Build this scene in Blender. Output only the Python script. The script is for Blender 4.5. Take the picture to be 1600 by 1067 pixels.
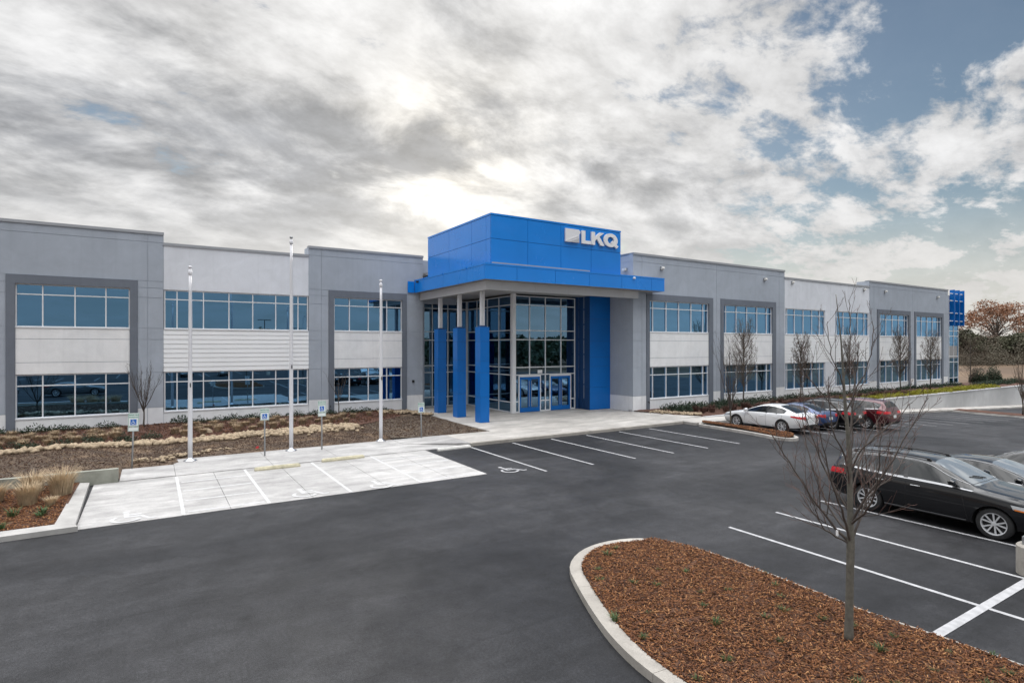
import bpy, bmesh, math, random
import numpy as np
from mathutils import Vector, Matrix, Euler
from mathutils.bvhtree import BVHTree

rnd = random.Random(7)
R = math.radians
scene = bpy.context.scene
for o in list(bpy.data.objects):
    bpy.data.objects.remove(o)
C = scene.collection

# ------------------------------------------------------------------ camera
cam_d = bpy.data.cameras.new('camera')
cam = bpy.data.objects.new('camera', cam_d)
C.objects.link(cam)
cam.location = (0, 0, 4.6)
cam.rotation_euler = (R(90), 0, R(57.85 - 90))
cam_d.sensor_width = 36
cam_d.lens = 896 / 1600 * 36
cam_d.shift_y = 6.8 / 1600
cam_d.clip_start = 0.1
cam_d.clip_end = 3000
scene.camera = cam

# ------------------------------------------------------------------ sky + sun
SUN_AZ = R(57.85 + 6.5)      # measured from +X towards +Y
SUN_EL = R(16.5)
sund = Vector((math.cos(SUN_AZ) * math.cos(SUN_EL), math.sin(SUN_AZ) * math.cos(SUN_EL), math.sin(SUN_EL)))


def build_world():
    w = bpy.data.worlds.new('World')
    scene.world = w
    w.use_nodes = True
    w.cycles.sampling_method = 'MANUAL'
    w.cycles.sample_map_resolution = 256
    nt = w.node_tree
    N, L = nt.nodes, nt.links
    N.clear()
    out = N.new('ShaderNodeOutputWorld')
    bg = N.new('ShaderNodeBackground')
    L.new(bg.outputs[0], out.inputs[0])

    def math_(op, a, b=None, c=None, clamp=False):
        n = N.new('ShaderNodeMath')
        n.operation = op
        n.use_clamp = clamp
        for i, v in enumerate((a, b, c)):
            if v is None:
                continue
            if isinstance(v, (int, float)):
                n.inputs[i].default_value = v
            else:
                L.new(v, n.inputs[i])
        return n.outputs[0]

    def vmath(op, a, b=None):
        n = N.new('ShaderNodeVectorMath')
        n.operation = op
        for i, v in enumerate((a, b)):
            if v is None:
                continue
            if isinstance(v, (tuple, Vector)):
                n.inputs[i].default_value = v
            else:
                L.new(v, n.inputs[i])
        return n

    def mixc(f, a, b):
        n = N.new('ShaderNodeMix')
        n.data_type = 'RGBA'
        n.clamp_factor = True
        for i, v in ((0, f), (6, a), (7, b)):
            if isinstance(v, (int, float)):
                n.inputs[i].default_value = v
            elif isinstance(v, tuple):
                n.inputs[i].default_value = (*v, 1)
            else:
                L.new(v, n.inputs[i])
        return n.outputs[2]

    def ramp(f, *st):
        n = N.new('ShaderNodeMapRange')
        n.interpolation_type = 'SMOOTHSTEP'
        L.new(f, n.inputs[0])
        for i, v in enumerate(st):
            n.inputs[i + 1].default_value = v
        return n.outputs[0]

    sky = N.new('ShaderNodeTexSky')
    sky.sky_type = 'NISHITA'
    sky.sun_disc = False
    sky.sun_elevation = SUN_EL
    sky.sun_rotation = R(90) - SUN_AZ
    sky.air_density = 1.2
    sky.dust_density = 0.6
    sky.ozone_density = 2.5
    blue = vmath('SCALE', sky.outputs[0])
    blue.inputs[3].default_value = 0.046
    tc = N.new('ShaderNodeTexCoord')
    d = tc.outputs['Generated']
    sep = N.new('ShaderNodeSeparateXYZ')
    L.new(d, sep.inputs[0])
    z = math_('MAXIMUM', sep.outputs[2], 0.0)
    den = math_('ADD', z, 0.30)
    cb = N.new('ShaderNodeCombineXYZ')
    L.new(math_('DIVIDE', sep.outputs[0], den), cb.inputs[0])
    L.new(math_('DIVIDE', sep.outputs[1], den), cb.inputs[1])
    # cloud deck seen in perspective; streets of cloud run to the right
    mp = N.new('ShaderNodeMapping')
    mp.inputs['Rotation'].default_value = (0, 0, R(-32))
    mp.inputs['Scale'].default_value = (1.25, 1.75, 1)
    mp.inputs['Location'].default_value = (0.79, -9.07, 0)
    L.new(cb.outputs[0], mp.inputs[0])

    def noise(scale, detail, rough, dist, loc=None):
        n = N.new('ShaderNodeTexNoise')
        n.inputs['Scale'].default_value = scale
        n.inputs['Detail'].default_value = detail
        n.inputs['Roughness'].default_value = rough
        n.inputs['Distortion'].default_value = dist
        v = mp.outputs[0]
        if loc:
            v = vmath('ADD', v, loc).outputs[0]
        L.new(v, n.inputs['Vector'])
        return n.outputs[0]

    big = noise(0.42, 2, 0.5, 0.2, (0.4, 0.2, 0))
    mid = noise(1.15, 10, 0.62, 0.25, (4.2, 1.3, 0))
    fine = noise(4.6, 10, 0.64, 0.15, (1.2, 7.3, 0))
    shade = noise(0.62, 4, 0.50, 0.2, (9.4, 2.2, 0))
    lump = noise(2.1, 12, 0.62, 0.25, (3.3, 8.1, 0))
    # broad weather gradient: the deck thins towards the right of the picture
    rightv = Vector((math.sin(R(57.85)), -math.cos(R(57.85)), 0))
    dr = vmath('DOT_PRODUCT', d, tuple(rightv)).outputs['Value']
    cover = math_('ADD', math_('MULTIPLY', mid, 0.50), math_('MULTIPLY', fine, 0.38))
    cover = math_('ADD', cover, math_('MULTIPLY', big, 0.28))
    cover = math_('SUBTRACT', cover, ramp(dr, 0.05, 0.70, 0.0, 0.080))
    mask = ramp(cover, 0.452, 0.535, 0.0, 1.0)
    # thin high veil near the horizon
    veil = ramp(z, 0.03, 0.24, 0.92, 0.05)
    mask = math_('MAXIMUM', mask, veil)
    # cloud colour: grey where thick, bright where thin, billows at the edges
    sc = math_('ADD', math_('MULTIPLY', shade, 0.60), math_('MULTIPLY', lump, 0.40))
    thick = ramp(sc, 0.465, 0.595, 0.0, 1.0)
    thick = math_('MULTIPLY', thick, ramp(z, 0.08, 0.32, 0.16, 1.0))
    ccol = mixc(thick, (0.458, 0.458, 0.46), (0.222, 0.23, 0.247))
    # paler, warmer towards the horizon
    ccol = mixc(ramp(z, 0.0, 0.24, 0.75, 0.0), ccol, (0.455, 0.44, 0.41))
    # forward scattering around the veiled sun
    ds = vmath('DOT_PRODUCT', d, tuple(sund)).outputs['Value']
    ds = math_('MAXIMUM', ds, 0.0)
    g1 = math_('POWER', ds, 14.0)
    g2 = math_('POWER', ds, 120.0)
    thin = math_('SUBTRACT', 1.12, thick)
    glow = math_('ADD', math_('MULTIPLY', g1, 0.09), math_('MULTIPLY', math_('MULTIPLY', g2, 0.30), thin))
    gl = N.new('ShaderNodeVectorMath')
    gl.operation = 'SCALE'
    gl.inputs[0].default_value = (1.0, 0.91, 0.74)
    L.new(glow, gl.inputs[3])
    # overcast brightening towards the zenith, exaggerated above the view to light the facade
    zen = ramp(z, 0.46, 0.98, 1.0, ZENITH_BOOST)
    cc = vmath('SCALE', ccol)
    mott = math_('ADD', ramp(fine, 0.32, 0.68, -0.17, 0.12), ramp(lump, 0.32, 0.68, 0.14, -0.17))
    mott = math_('MULTIPLY', mott, ramp(z, 0.04, 0.28, 0.2, 1.0))
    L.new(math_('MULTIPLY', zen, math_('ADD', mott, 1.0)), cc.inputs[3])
    cl = vmath('ADD', cc.outputs[0], gl.outputs[0])
    col = mixc(mask, blue.outputs[0], cl.outputs[0])
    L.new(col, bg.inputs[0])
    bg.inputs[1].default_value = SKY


SKY = 1.0
ZENITH_BOOST = 6.8
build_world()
sl = bpy.data.lights.new('sun', 'SUN')
sl.energy = 1.3
sl.angle = R(14)
sl.color = (1, 0.95, 0.86)
sun = bpy.data.objects.new('sun', sl)
C.objects.link(sun)
sun.rotation_euler = sund.to_track_quat('Z', 'Y').to_euler()
scene.view_settings.view_transform = 'Standard'
scene.view_settings.look = 'None'
scene.view_settings.exposure = 0.70
scene.view_settings.gamma = 1
scene.render.engine = 'CYCLES'


# ------------------------------------------------------------------ materials
def lin(r, g, b):
    f = lambda c: c / 12.92 if c <= 0.04045 else ((c + 0.055) / 1.055) ** 2.4
    return (f(r / 255), f(g / 255), f(b / 255))


M = {}


def mat(name, col, rough=0.6, metal=0.0, spec=0.5, var=0.0, vscale=1.0, col2=None, mixscale=None, mixlo=0.4, mixhi=0.6,
        bump=0.0, bscale=50.0, coat=0.0, emit=None, estr=0.0, detail=6, rvar=0.0, stretch=None):
    m = bpy.data.materials.new(name)
    m.use_nodes = True
    nt = m.node_tree
    N, L = nt.nodes, nt.links
    b = N['Principled BSDF']
    b.inputs['Base Color'].default_value = (*col, 1)
    b.inputs['Roughness'].default_value = rough
    b.inputs['Metallic'].default_value = metal
    b.inputs['Specular IOR Level'].default_value = spec
    if coat:
        b.inputs['Coat Weight'].default_value = coat
        b.inputs['Coat Roughness'].default_value = 0.04
    if emit:
        b.inputs['Emission Color'].default_value = (*emit, 1)
        b.inputs['Emission Strength'].default_value = estr
    geo = N.new('ShaderNodeNewGeometry')
    vec = geo.outputs['Position']
    if stretch:
        mp = N.new('ShaderNodeMapping')
        mp.inputs['Scale'].default_value = stretch
        L.new(vec, mp.inputs[0])
        vec = mp.outputs[0]

    def noise(scale, det=detail, rough_=0.6):
        n = N.new('ShaderNodeTexNoise')
        n.inputs['Scale'].default_value = scale
        n.inputs['Detail'].default_value = det
        n.inputs['Roughness'].default_value = rough_
        L.new(vec, n.inputs['Vector'])
        return n.outputs[0]
    last = None
    if col2 is not None:
        mr = N.new('ShaderNodeMapRange')
        L.new(noise(mixscale or vscale), mr.inputs[0])
        mr.inputs[1].default_value = mixlo
        mr.inputs[2].default_value = mixhi
        mx = N.new('ShaderNodeMix')
        mx.data_type = 'RGBA'
        L.new(mr.outputs[0], mx.inputs[0])
        mx.inputs[6].default_value = (*col, 1)
        mx.inputs[7].default_value = (*col2, 1)
        last = mx.outputs[2]
    if var > 0:
        mr = N.new('ShaderNodeMapRange')
        L.new(noise(vscale), mr.inputs[0])
        mr.inputs[1].default_value = 0.3
        mr.inputs[2].default_value = 0.7
        mr.inputs[3].default_value = 1 - var
        mr.inputs[4].default_value = 1 + var
        vm = N.new('ShaderNodeVectorMath')
        vm.operation = 'SCALE'
        if last is not None:
            L.new(last, vm.inputs[0])
        else:
            vm.inputs[0].default_value = col
        L.new(mr.outputs[0], vm.inputs[3])
        last = vm.outputs[0]
    if last is not None:
        L.new(last, b.inputs['Base Color'])
    if rvar > 0:
        mr = N.new('ShaderNodeMapRange')
        L.new(noise(vscale * 0.7), mr.inputs[0])
        mr.inputs[1].default_value = 0.3
        mr.inputs[2].default_value = 0.7
        mr.inputs[3].default_value = rough - rvar
        mr.inputs[4].default_value = rough + rvar
        L.new(mr.outputs[0], b.inputs['Roughness'])
    if bump > 0:
        bp = N.new('ShaderNodeBump')
        bp.inputs['Strength'].default_value = bump
        bp.inputs['Distance'].default_value = 0.01
        L.new(noise(bscale, 4), bp.inputs['Height'])
        L.new(bp.outputs[0], b.inputs['Normal'])
    M[name] = m
    return m


def glass_mat(name, trans, refl, base=0.30, wav=0.0):
    """coated facade glass: a share mirrors the surroundings, the rest looks into the dark rooms"""
    m = bpy.data.materials.new(name)
    m.use_nodes = True
    nt = m.node_tree
    N, L = nt.nodes, nt.links
    N.clear()
    out = N.new('ShaderNodeOutputMaterial')
    tr = N.new('ShaderNodeBsdfTransparent')
    tr.inputs[0].default_value = (*trans, 1)
    gl = N.new('ShaderNodeBsdfGlossy')
    gl.inputs[0].default_value = (*refl, 1)
    gl.inputs['Roughness'].default_value = 0.0
    lw = N.new('ShaderNodeLayerWeight')
    lw.inputs[0].default_value = 0.5
    mr = N.new('ShaderNodeMapRange')
    L.new(lw.outputs['Facing'], mr.inputs[0])
    mr.inputs[1].default_value = 0.0
    mr.inputs[2].default_value = 1.0
    mr.inputs[3].default_value = base
    mr.inputs[4].default_value = min(1, base + 0.5)
    mx = N.new('ShaderNodeMixShader')
    L.new(mr.outputs[0], mx.inputs[0])
    L.new(tr.outputs[0], mx.inputs[1])
    L.new(gl.outputs[0], mx.inputs[2])
    L.new(mx.outputs[0], out.inputs[0])
    if wav:
        geo = N.new('ShaderNodeNewGeometry')
        n = N.new('ShaderNodeTexNoise')
        n.inputs['Scale'].default_value = 0.9
        n.inputs['Detail'].default_value = 1
        L.new(geo.outputs['Position'], n.inputs['Vector'])
        bp = N.new('ShaderNodeBump')
        bp.inputs['Strength'].default_value = wav
        bp.inputs['Distance'].default_value = 0.01
        L.new(n.outputs[0], bp.inputs['Height'])
        L.new(bp.outputs[0], gl.inputs['Normal'])
    M[name] = m
    return m


mat('asphalt', (0.052, 0.052, 0.055), 0.72, var=0.18, vscale=0.35, col2=(0.072, 0.071, 0.072), mixscale=0.12, mixlo=0.35, mixhi=0.7,
    bump=0.5, bscale=70, spec=0.35, rvar=0.08)


def ground_mat(name, c_dark, c_light, speck, rough, spec, streak=None, patchy=0.5, bump=0.6, stain=0.0):
    """pavement: fine aggregate speckle, mid-size mottling, broad patches and tyre-wide streaks"""
    m = bpy.data.materials.new(name)
    m.use_nodes = True
    N, L = m.node_tree.nodes, m.node_tree.links
    b = N['Principled BSDF']
    b.inputs['Specular IOR Level'].default_value = spec
    geo = N.new('ShaderNodeNewGeometry')

    def noise(scale, det=5, rg=0.6, st=None, dist=0.0):
        v = geo.outputs['Position']
        if st:
            mp = N.new('ShaderNodeMapping')
            mp.inputs['Scale'].default_value = st
            mp.inputs['Rotation'].default_value = (0, 0, 0.35)
            L.new(v, mp.inputs[0])
            v = mp.outputs[0]
        n = N.new('ShaderNodeTexNoise')
        n.inputs['Scale'].default_value = scale
        n.inputs['Detail'].default_value = det
        n.inputs['Roughness'].default_value = rg
        n.inputs['Distortion'].default_value = dist
        L.new(v, n.inputs['Vector'])
        return n.outputs[0]

    def rng(f, a, b_, c, d):
        r = N.new('ShaderNodeMapRange')
        L.new(f, r.inputs[0])
        for i, v in enumerate((a, b_, c, d)):
            r.inputs[i + 1].default_value = v
        return r.outputs[0]

    def mul(a, b_):
        n = N.new('ShaderNodeMath')
        n.operation = 'MULTIPLY'
        L.new(a, n.inputs[0])
        L.new(b_, n.inputs[1])
        return n.outputs[0]
    f = rng(noise(0.16, 4, 0.55, None, 0.6), 0.38, 0.64, 0.0, 1.0)
    mx = N.new('ShaderNodeMix')
    mx.data_type = 'RGBA'
    L.new(f, mx.inputs[0])
    mx.inputs[6].default_value = (*c_dark, 1)
    mx.inputs[7].default_value = (*c_light, 1)
    k = rng(noise(75, 3, 0.7), 0.3, 0.7, 1 - speck, 1 + speck)
    k = mul(k, rng(noise(22, 4, 0.75), 0.3, 0.7, 1 - speck * 0.8, 1 + speck * 0.8))
    k = mul(k, rng(noise(5, 6, 0.7), 0.3, 0.7, 1 - speck * 0.35, 1 + speck * 0.35))
    k = mul(k, rng(noise(1.1, 5, 0.6, None, 0.8), 0.3, 0.7, 1 - patchy * 0.25, 1 + patchy * 0.25))
    if streak:
        k = mul(k, rng(noise(1.0, 6, 0.65, streak, 0.3), 0.35, 0.68, 0.82, 1.24))
    if stain:
        k = mul(k, rng(noise(0.55, 7, 0.65, None, 1.2), 0.56, 0.70, 1.0, 1 - stain))
    if name == 'asphalt':
        # lane seams of the paver, wandering a little, and sparse oil spots
        sp = N.new('ShaderNodeSeparateXYZ')
        L.new(geo.outputs['Position'], sp.inputs[0])
        wob = rng(noise(0.5, 3), 0.3, 0.7, -0.12, 0.12)
        ad = N.new('ShaderNodeMath')
        ad.operation = 'ADD'
        L.new(sp.outputs[1], ad.inputs[0])
        L.new(wob, ad.inputs[1])
        pg = N.new('ShaderNodeMath')
        pg.operation = 'PINGPONG'
        pg.inputs[1].default_value = 1.95
        L.new(ad.outputs[0], pg.inputs[0])
        k = mul(k, rng(pg.outputs[0], 0.0, 0.05, 0.80, 1.0))
        vo = N.new('ShaderNodeTexVoronoi')
        vo.inputs['Scale'].default_value = 0.55
        L.new(geo.outputs['Position'], vo.inputs['Vector'])
        k = mul(k, rng(vo.outputs['Distance'], 0.03, 0.10, 0.70, 1.0))
        vo2 = N.new('ShaderNodeTexVoronoi')
        vo2.inputs['Scale'].default_value = 3.3
        L.new(geo.outputs['Position'], vo2.inputs['Vector'])
        k = mul(k, rng(vo2.outputs['Distance'], 0.02, 0.07, 1.35, 1.0))
    vm = N.new('ShaderNodeVectorMath')
    vm.operation = 'SCALE'
    L.new(mx.outputs[2], vm.inputs[0])
    L.new(k, vm.inputs[3])
    L.new(vm.outputs[0], b.inputs['Base Color'])
    L.new(rng(noise(0.8, 5), 0.3, 0.7, rough - 0.10, rough + 0.08), b.inputs['Roughness'])
    bp = N.new('ShaderNodeBump')
    bp.inputs['Strength'].default_value = bump
    bp.inputs['Distance'].default_value = 0.01
    L.new(noise(60, 4), bp.inputs['Height'])
    L.new(bp.outputs[0], b.inputs['Normal'])
    M[name] = m


ground_mat('asphalt', (0.0145, 0.015, 0.0172), (0.038, 0.038, 0.041), 0.62, 0.60, 0.27, (0.12, 1.3, 1), 1.0, 0.7, 0.25)
mat('concrete', (0.46, 0.45, 0.44), 0.85, var=0.10, vscale=1.1, col2=(0.37, 0.36, 0.355), mixscale=0.45, mixlo=0.45, mixhi=0.75, bump=0.25, bscale=40)
ground_mat('concrete', (0.33, 0.322, 0.315), (0.425, 0.415, 0.405), 0.14, 0.85, 0.3, (0.5, 2.0, 1), 0.5, 0.3, 0.13)
mat('concrete_walk', (0.50, 0.475, 0.44), 0.85, var=0.07, vscale=1.3, col2=(0.43, 0.40, 0.37), mixscale=0.3, mixlo=0.5, mixhi=0.8, bump=0.2, bscale=40)
ground_mat('concrete_walk', (0.40, 0.38, 0.355), (0.475, 0.455, 0.425), 0.10, 0.85, 0.3, (0.6, 1.6, 1), 0.4, 0.25, 0.10)
ground_mat('kerb', (0.34, 0.317, 0.285), (0.42, 0.395, 0.36), 0.10, 0.9, 0.25, None, 0.7, 0.5, 0.22)
mat('kerb_aged', (0.38, 0.37, 0.355), 0.9, var=0.18, vscale=2.0, bump=0.7, bscale=18)
mat('old_concrete', (0.27, 0.275, 0.235), 0.95, var=0.25, vscale=2.0, bump=0.7, bscale=14)
RETAIN = True
mat('line_paint', (0.40, 0.40, 0.41), 0.75, var=0.22, vscale=7, col2=(0.27, 0.27, 0.28), mixscale=14, mixlo=0.52, mixhi=0.72)
mat('pad_paint', (0.53, 0.53, 0.53), 0.75, var=0.08, vscale=7, col2=(0.44, 0.435, 0.43), mixscale=10, mixlo=0.48, mixhi=0.66)
mat('worn_paint', (0.34, 0.34, 0.34), 0.75, var=0.3, vscale=9)
mat('mulch', (0.055, 0.026, 0.015), 0.95, var=0.4, vscale=16, col2=(0.115, 0.052, 0.026), mixscale=30, bump=1.0, bscale=60)
mat('mulch_dark', (0.072, 0.034, 0.024), 0.95, var=0.35, vscale=9, col2=(0.115, 0.054, 0.034), mixscale=14, bump=1.0, bscale=40)
mat('soil', (0.075, 0.051, 0.035), 0.95, var=0.35, vscale=2.5, col2=(0.15, 0.10, 0.062), mixscale=1.1, mixlo=0.45, mixhi=0.66, bump=1.0, bscale=22)
mat('soil_dark', (0.078, 0.058, 0.043), 0.95, var=0.3, vscale=3.5, col2=(0.13, 0.10, 0.07), mixscale=1.4, mixlo=0.42, mixhi=0.66, bump=1.0, bscale=26)
mat('field', (0.085, 0.052, 0.032), 0.95, var=0.3, vscale=0.06, col2=(0.125, 0.082, 0.048), mixscale=0.05, bump=0.5, bscale=1.5)
mat('stone', (0.34, 0.265, 0.18), 0.9, var=0.35, vscale=5, bump=0.4, bscale=20)


def wall_mat(name, col, amt=0.06):
    """painted concrete: soft mottling, faint vertical rain streaks, fine texture"""
    ground_mat(name, tuple(c * (1 - amt) for c in col), tuple(min(0.86, c * (1 + amt)) for c in col), 0.035, 0.85, 0.3, None, 0.22, 0.25, 0.0)
    m = M[name]
    N, L = m.node_tree.nodes, m.node_tree.links
    b = N['Principled BSDF']
    src = b.inputs['Base Color'].links[0].from_socket
    geo = N.new('ShaderNodeNewGeometry')
    mp = N.new('ShaderNodeMapping')
    mp.inputs['Scale'].default_value = (5.0, 5.0, 0.22)
    L.new(geo.outputs['Position'], mp.inputs[0])
    n = N.new('ShaderNodeTexNoise')
    n.inputs['Scale'].default_value = 1.0
    n.inputs['Detail'].default_value = 5
    L.new(mp.outputs[0], n.inputs['Vector'])
    r = N.new('ShaderNodeMapRange')
    L.new(n.outputs[0], r.inputs[0])
    for i, v in enumerate((0.50, 0.76, 1.0, 0.945)):
        r.inputs[i + 1].default_value = v
    vm = N.new('ShaderNodeVectorMath')
    vm.operation = 'SCALE'
    L.new(src, vm.inputs[0])
    L.new(r.outputs[0], vm.inputs[3])
    L.new(vm.outputs[0], b.inputs['Base Color'])


for i, c in enumerate([(0.145, 0.056, 0.022), (0.245, 0.10, 0.036), (0.058, 0.023, 0.012), (0.38, 0.19, 0.078), (0.085, 0.052, 0.034), (0.21, 0.14, 0.082)]):
    mat('chip%d' % i, c, 0.9)
# building
wall_mat('retaining', (0.45, 0.455, 0.46), 0.12)
wall_mat('grey_wall', (0.385, 0.425, 0.485))
wall_mat('dark_trim', (0.160, 0.18, 0.215))
wall_mat('white_wall', (0.83, 0.845, 0.86))
wall_mat('pale_wall', (0.71, 0.735, 0.785))
wall_mat('white_base', (0.81, 0.825, 0.85))
mat('siding', (0.83, 0.845, 0.86), 0.5, var=0.03, vscale=0.5)
mat('coping', (0.36, 0.375, 0.40), 0.45, metal=0.2, var=0.05, vscale=0.8)
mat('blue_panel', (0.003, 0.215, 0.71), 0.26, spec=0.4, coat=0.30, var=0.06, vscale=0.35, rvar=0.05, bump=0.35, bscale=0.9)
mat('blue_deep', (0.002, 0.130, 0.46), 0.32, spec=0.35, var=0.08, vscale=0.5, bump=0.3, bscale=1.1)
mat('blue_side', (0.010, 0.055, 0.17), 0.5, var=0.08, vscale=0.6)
mat('soffit', (0.36, 0.355, 0.35), 0.8, var=0.06, vscale=0.6)
mat('beam', (0.50, 0.50, 0.51), 0.6, var=0.05, vscale=0.6)
mat('post_white', (0.62, 0.62, 0.64), 0.45, var=0.04, vscale=2)
mat('frame_alu', (0.74, 0.75, 0.77), 0.42, metal=0.0, var=0.04, vscale=1.0)
mat('sign_white', (0.82, 0.82, 0.83), 0.4)
mat('wrap_film', (0.78, 0.78, 0.81), 0.25, bump=0.6, bscale=7)
mat('steel', (0.55, 0.56, 0.58), 0.3, metal=0.9, var=0.05, vscale=3)
mat('interior', (0.10, 0.10, 0.105), 0.9, var=0.15, vscale=0.5)
mat('interior_floor', (0.07, 0.065, 0.06), 0.8)
mat('interior_ceiling', (0.30, 0.30, 0.30), 0.9)
mat('ceiling_lamp', (0.8, 0.8, 0.8), 0.5, emit=(1.0, 0.95, 0.8), estr=1.6)
mat('led', (0.45, 0.48, 0.52), 0.4, emit=(0.7, 0.8, 1.0), estr=0.03)
mat('lamp_glass', (0.75, 0.74, 0.70), 0.3)
mat('roof', (0.35, 0.35, 0.35), 0.9, var=0.1, vscale=0.4)
mat('black_fit', (0.02, 0.02, 0.022), 0.5)
glass_mat('window_glass', (0.085, 0.105, 0.115), (0.23, 0.49, 0.80), 0.39, wav=0.12)
glass_mat('entry_glass', (0.16, 0.185, 0.20), (0.30, 0.54, 0.80), 0.29, wav=0.08)
# plants
mat('bark', (0.085, 0.072, 0.06), 0.9, var=0.3, vscale=18, bump=0.8, bscale=60)
mat('bark_pale', (0.115, 0.108, 0.09), 0.9, var=0.25, vscale=14, bump=0.6, bscale=50)
mat('twig', (0.078, 0.064, 0.056), 0.85, var=0.25, vscale=9)
mat('twig_red', (0.13, 0.075, 0.062), 0.8, var=0.3, vscale=7)
mat('twig_brown', (0.085, 0.062, 0.046), 0.9, var=0.3, vscale=3)
mat('dry_leaf', (0.10, 0.070, 0.045), 0.9, var=0.35, vscale=4)
mat('grass_tan', (0.50, 0.385, 0.25), 0.85, var=0.28, vscale=4)
mat('grass_dun', (0.36, 0.27, 0.175), 0.9, var=0.3, vscale=4)
mat('green', (0.050, 0.095, 0.028), 0.7, var=0.35, vscale=6)
mat('dark_green', (0.024, 0.045, 0.022), 0.75, var=0.35, vscale=3)
mat('olive', (0.075, 0.078, 0.045), 0.85, var=0.3, vscale=1.0)
mat('scrub', (0.105, 0.092, 0.066), 0.9, var=0.3, vscale=0.4)
mat('brush', (0.115, 0.085, 0.066), 0.9, var=0.35, vscale=0.5)
mat('yellow_green', (0.26, 0.25, 0.02), 0.8, var=0.3, vscale=3)
mat('rust_leaf', (0.26, 0.135, 0.08), 0.9, var=0.3, vscale=1.0)
mat('red_brown', (0.095, 0.048, 0.036), 0.9, var=0.3, vscale=4)
# signs, poles
mat('pole_white', (0.66, 0.66, 0.69), 0.35, var=0.03, vscale=2)
mat('galv', (0.33, 0.34, 0.35), 0.45, metal=0.6, var=0.15, vscale=6)
mat('sign_face', (0.72, 0.75, 0.74), 0.45)
mat('sign_green', (0.03, 0.26, 0.17), 0.5)
mat('sign_blue', (0.012, 0.13, 0.50), 0.45)
mat('stop_yellow', (0.50, 0.46, 0.33), 0.9, var=0.25, vscale=5, bump=0.5, bscale=20)
mat('stop_white', (0.62, 0.61, 0.58), 0.85, var=0.15, vscale=5, bump=0.4, bscale=20)
# cars
mat('tyre', (0.018, 0.018, 0.019), 0.8, bump=0.2, bscale=60)
mat('rim', (0.66, 0.67, 0.69), 0.3, metal=0.35)
mat('rim_dark', (0.03, 0.03, 0.032), 0.4, metal=0.5)
mat('car_glass', (0.010, 0.012, 0.013), 0.04, spec=0.55)
mat('screen_glass', (0.34, 0.37, 0.39), 0.04, metal=0.55, spec=0.8)
mat('chrome', (0.30, 0.305, 0.315), 0.30, metal=0.9)
mat('trim_black', (0.012, 0.012, 0.013), 0.55)
mat('tail_red', (0.45, 0.012, 0.018), 0.18, spec=0.7, emit=(0.5, 0.01, 0.02), estr=0.06)
mat('head_clear', (0.45, 0.47, 0.49), 0.08, metal=0.5)
mat('amber', (0.6, 0.16, 0.02), 0.25)
mat('plate', (0.6, 0.62, 0.62), 0.5)
mat('paint_white', (0.72, 0.73, 0.74), 0.28, coat=1.0)
mat('paint_blue', (0.022, 0.058, 0.17), 0.3, metal=0.4, coat=1.0)
mat('paint_black', (0.006, 0.0065, 0.008), 0.3, spec=0.2, coat=1.0)
mat('paint_maroon', (0.075, 0.010, 0.016), 0.3, metal=0.35, coat=1.0)
mat('paint_grey', (0.16, 0.17, 0.18), 0.3, metal=0.5, coat=1.0)
mat('paint_silver', (0.45, 0.46, 0.47), 0.3, metal=0.6, coat=1.0)


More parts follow.
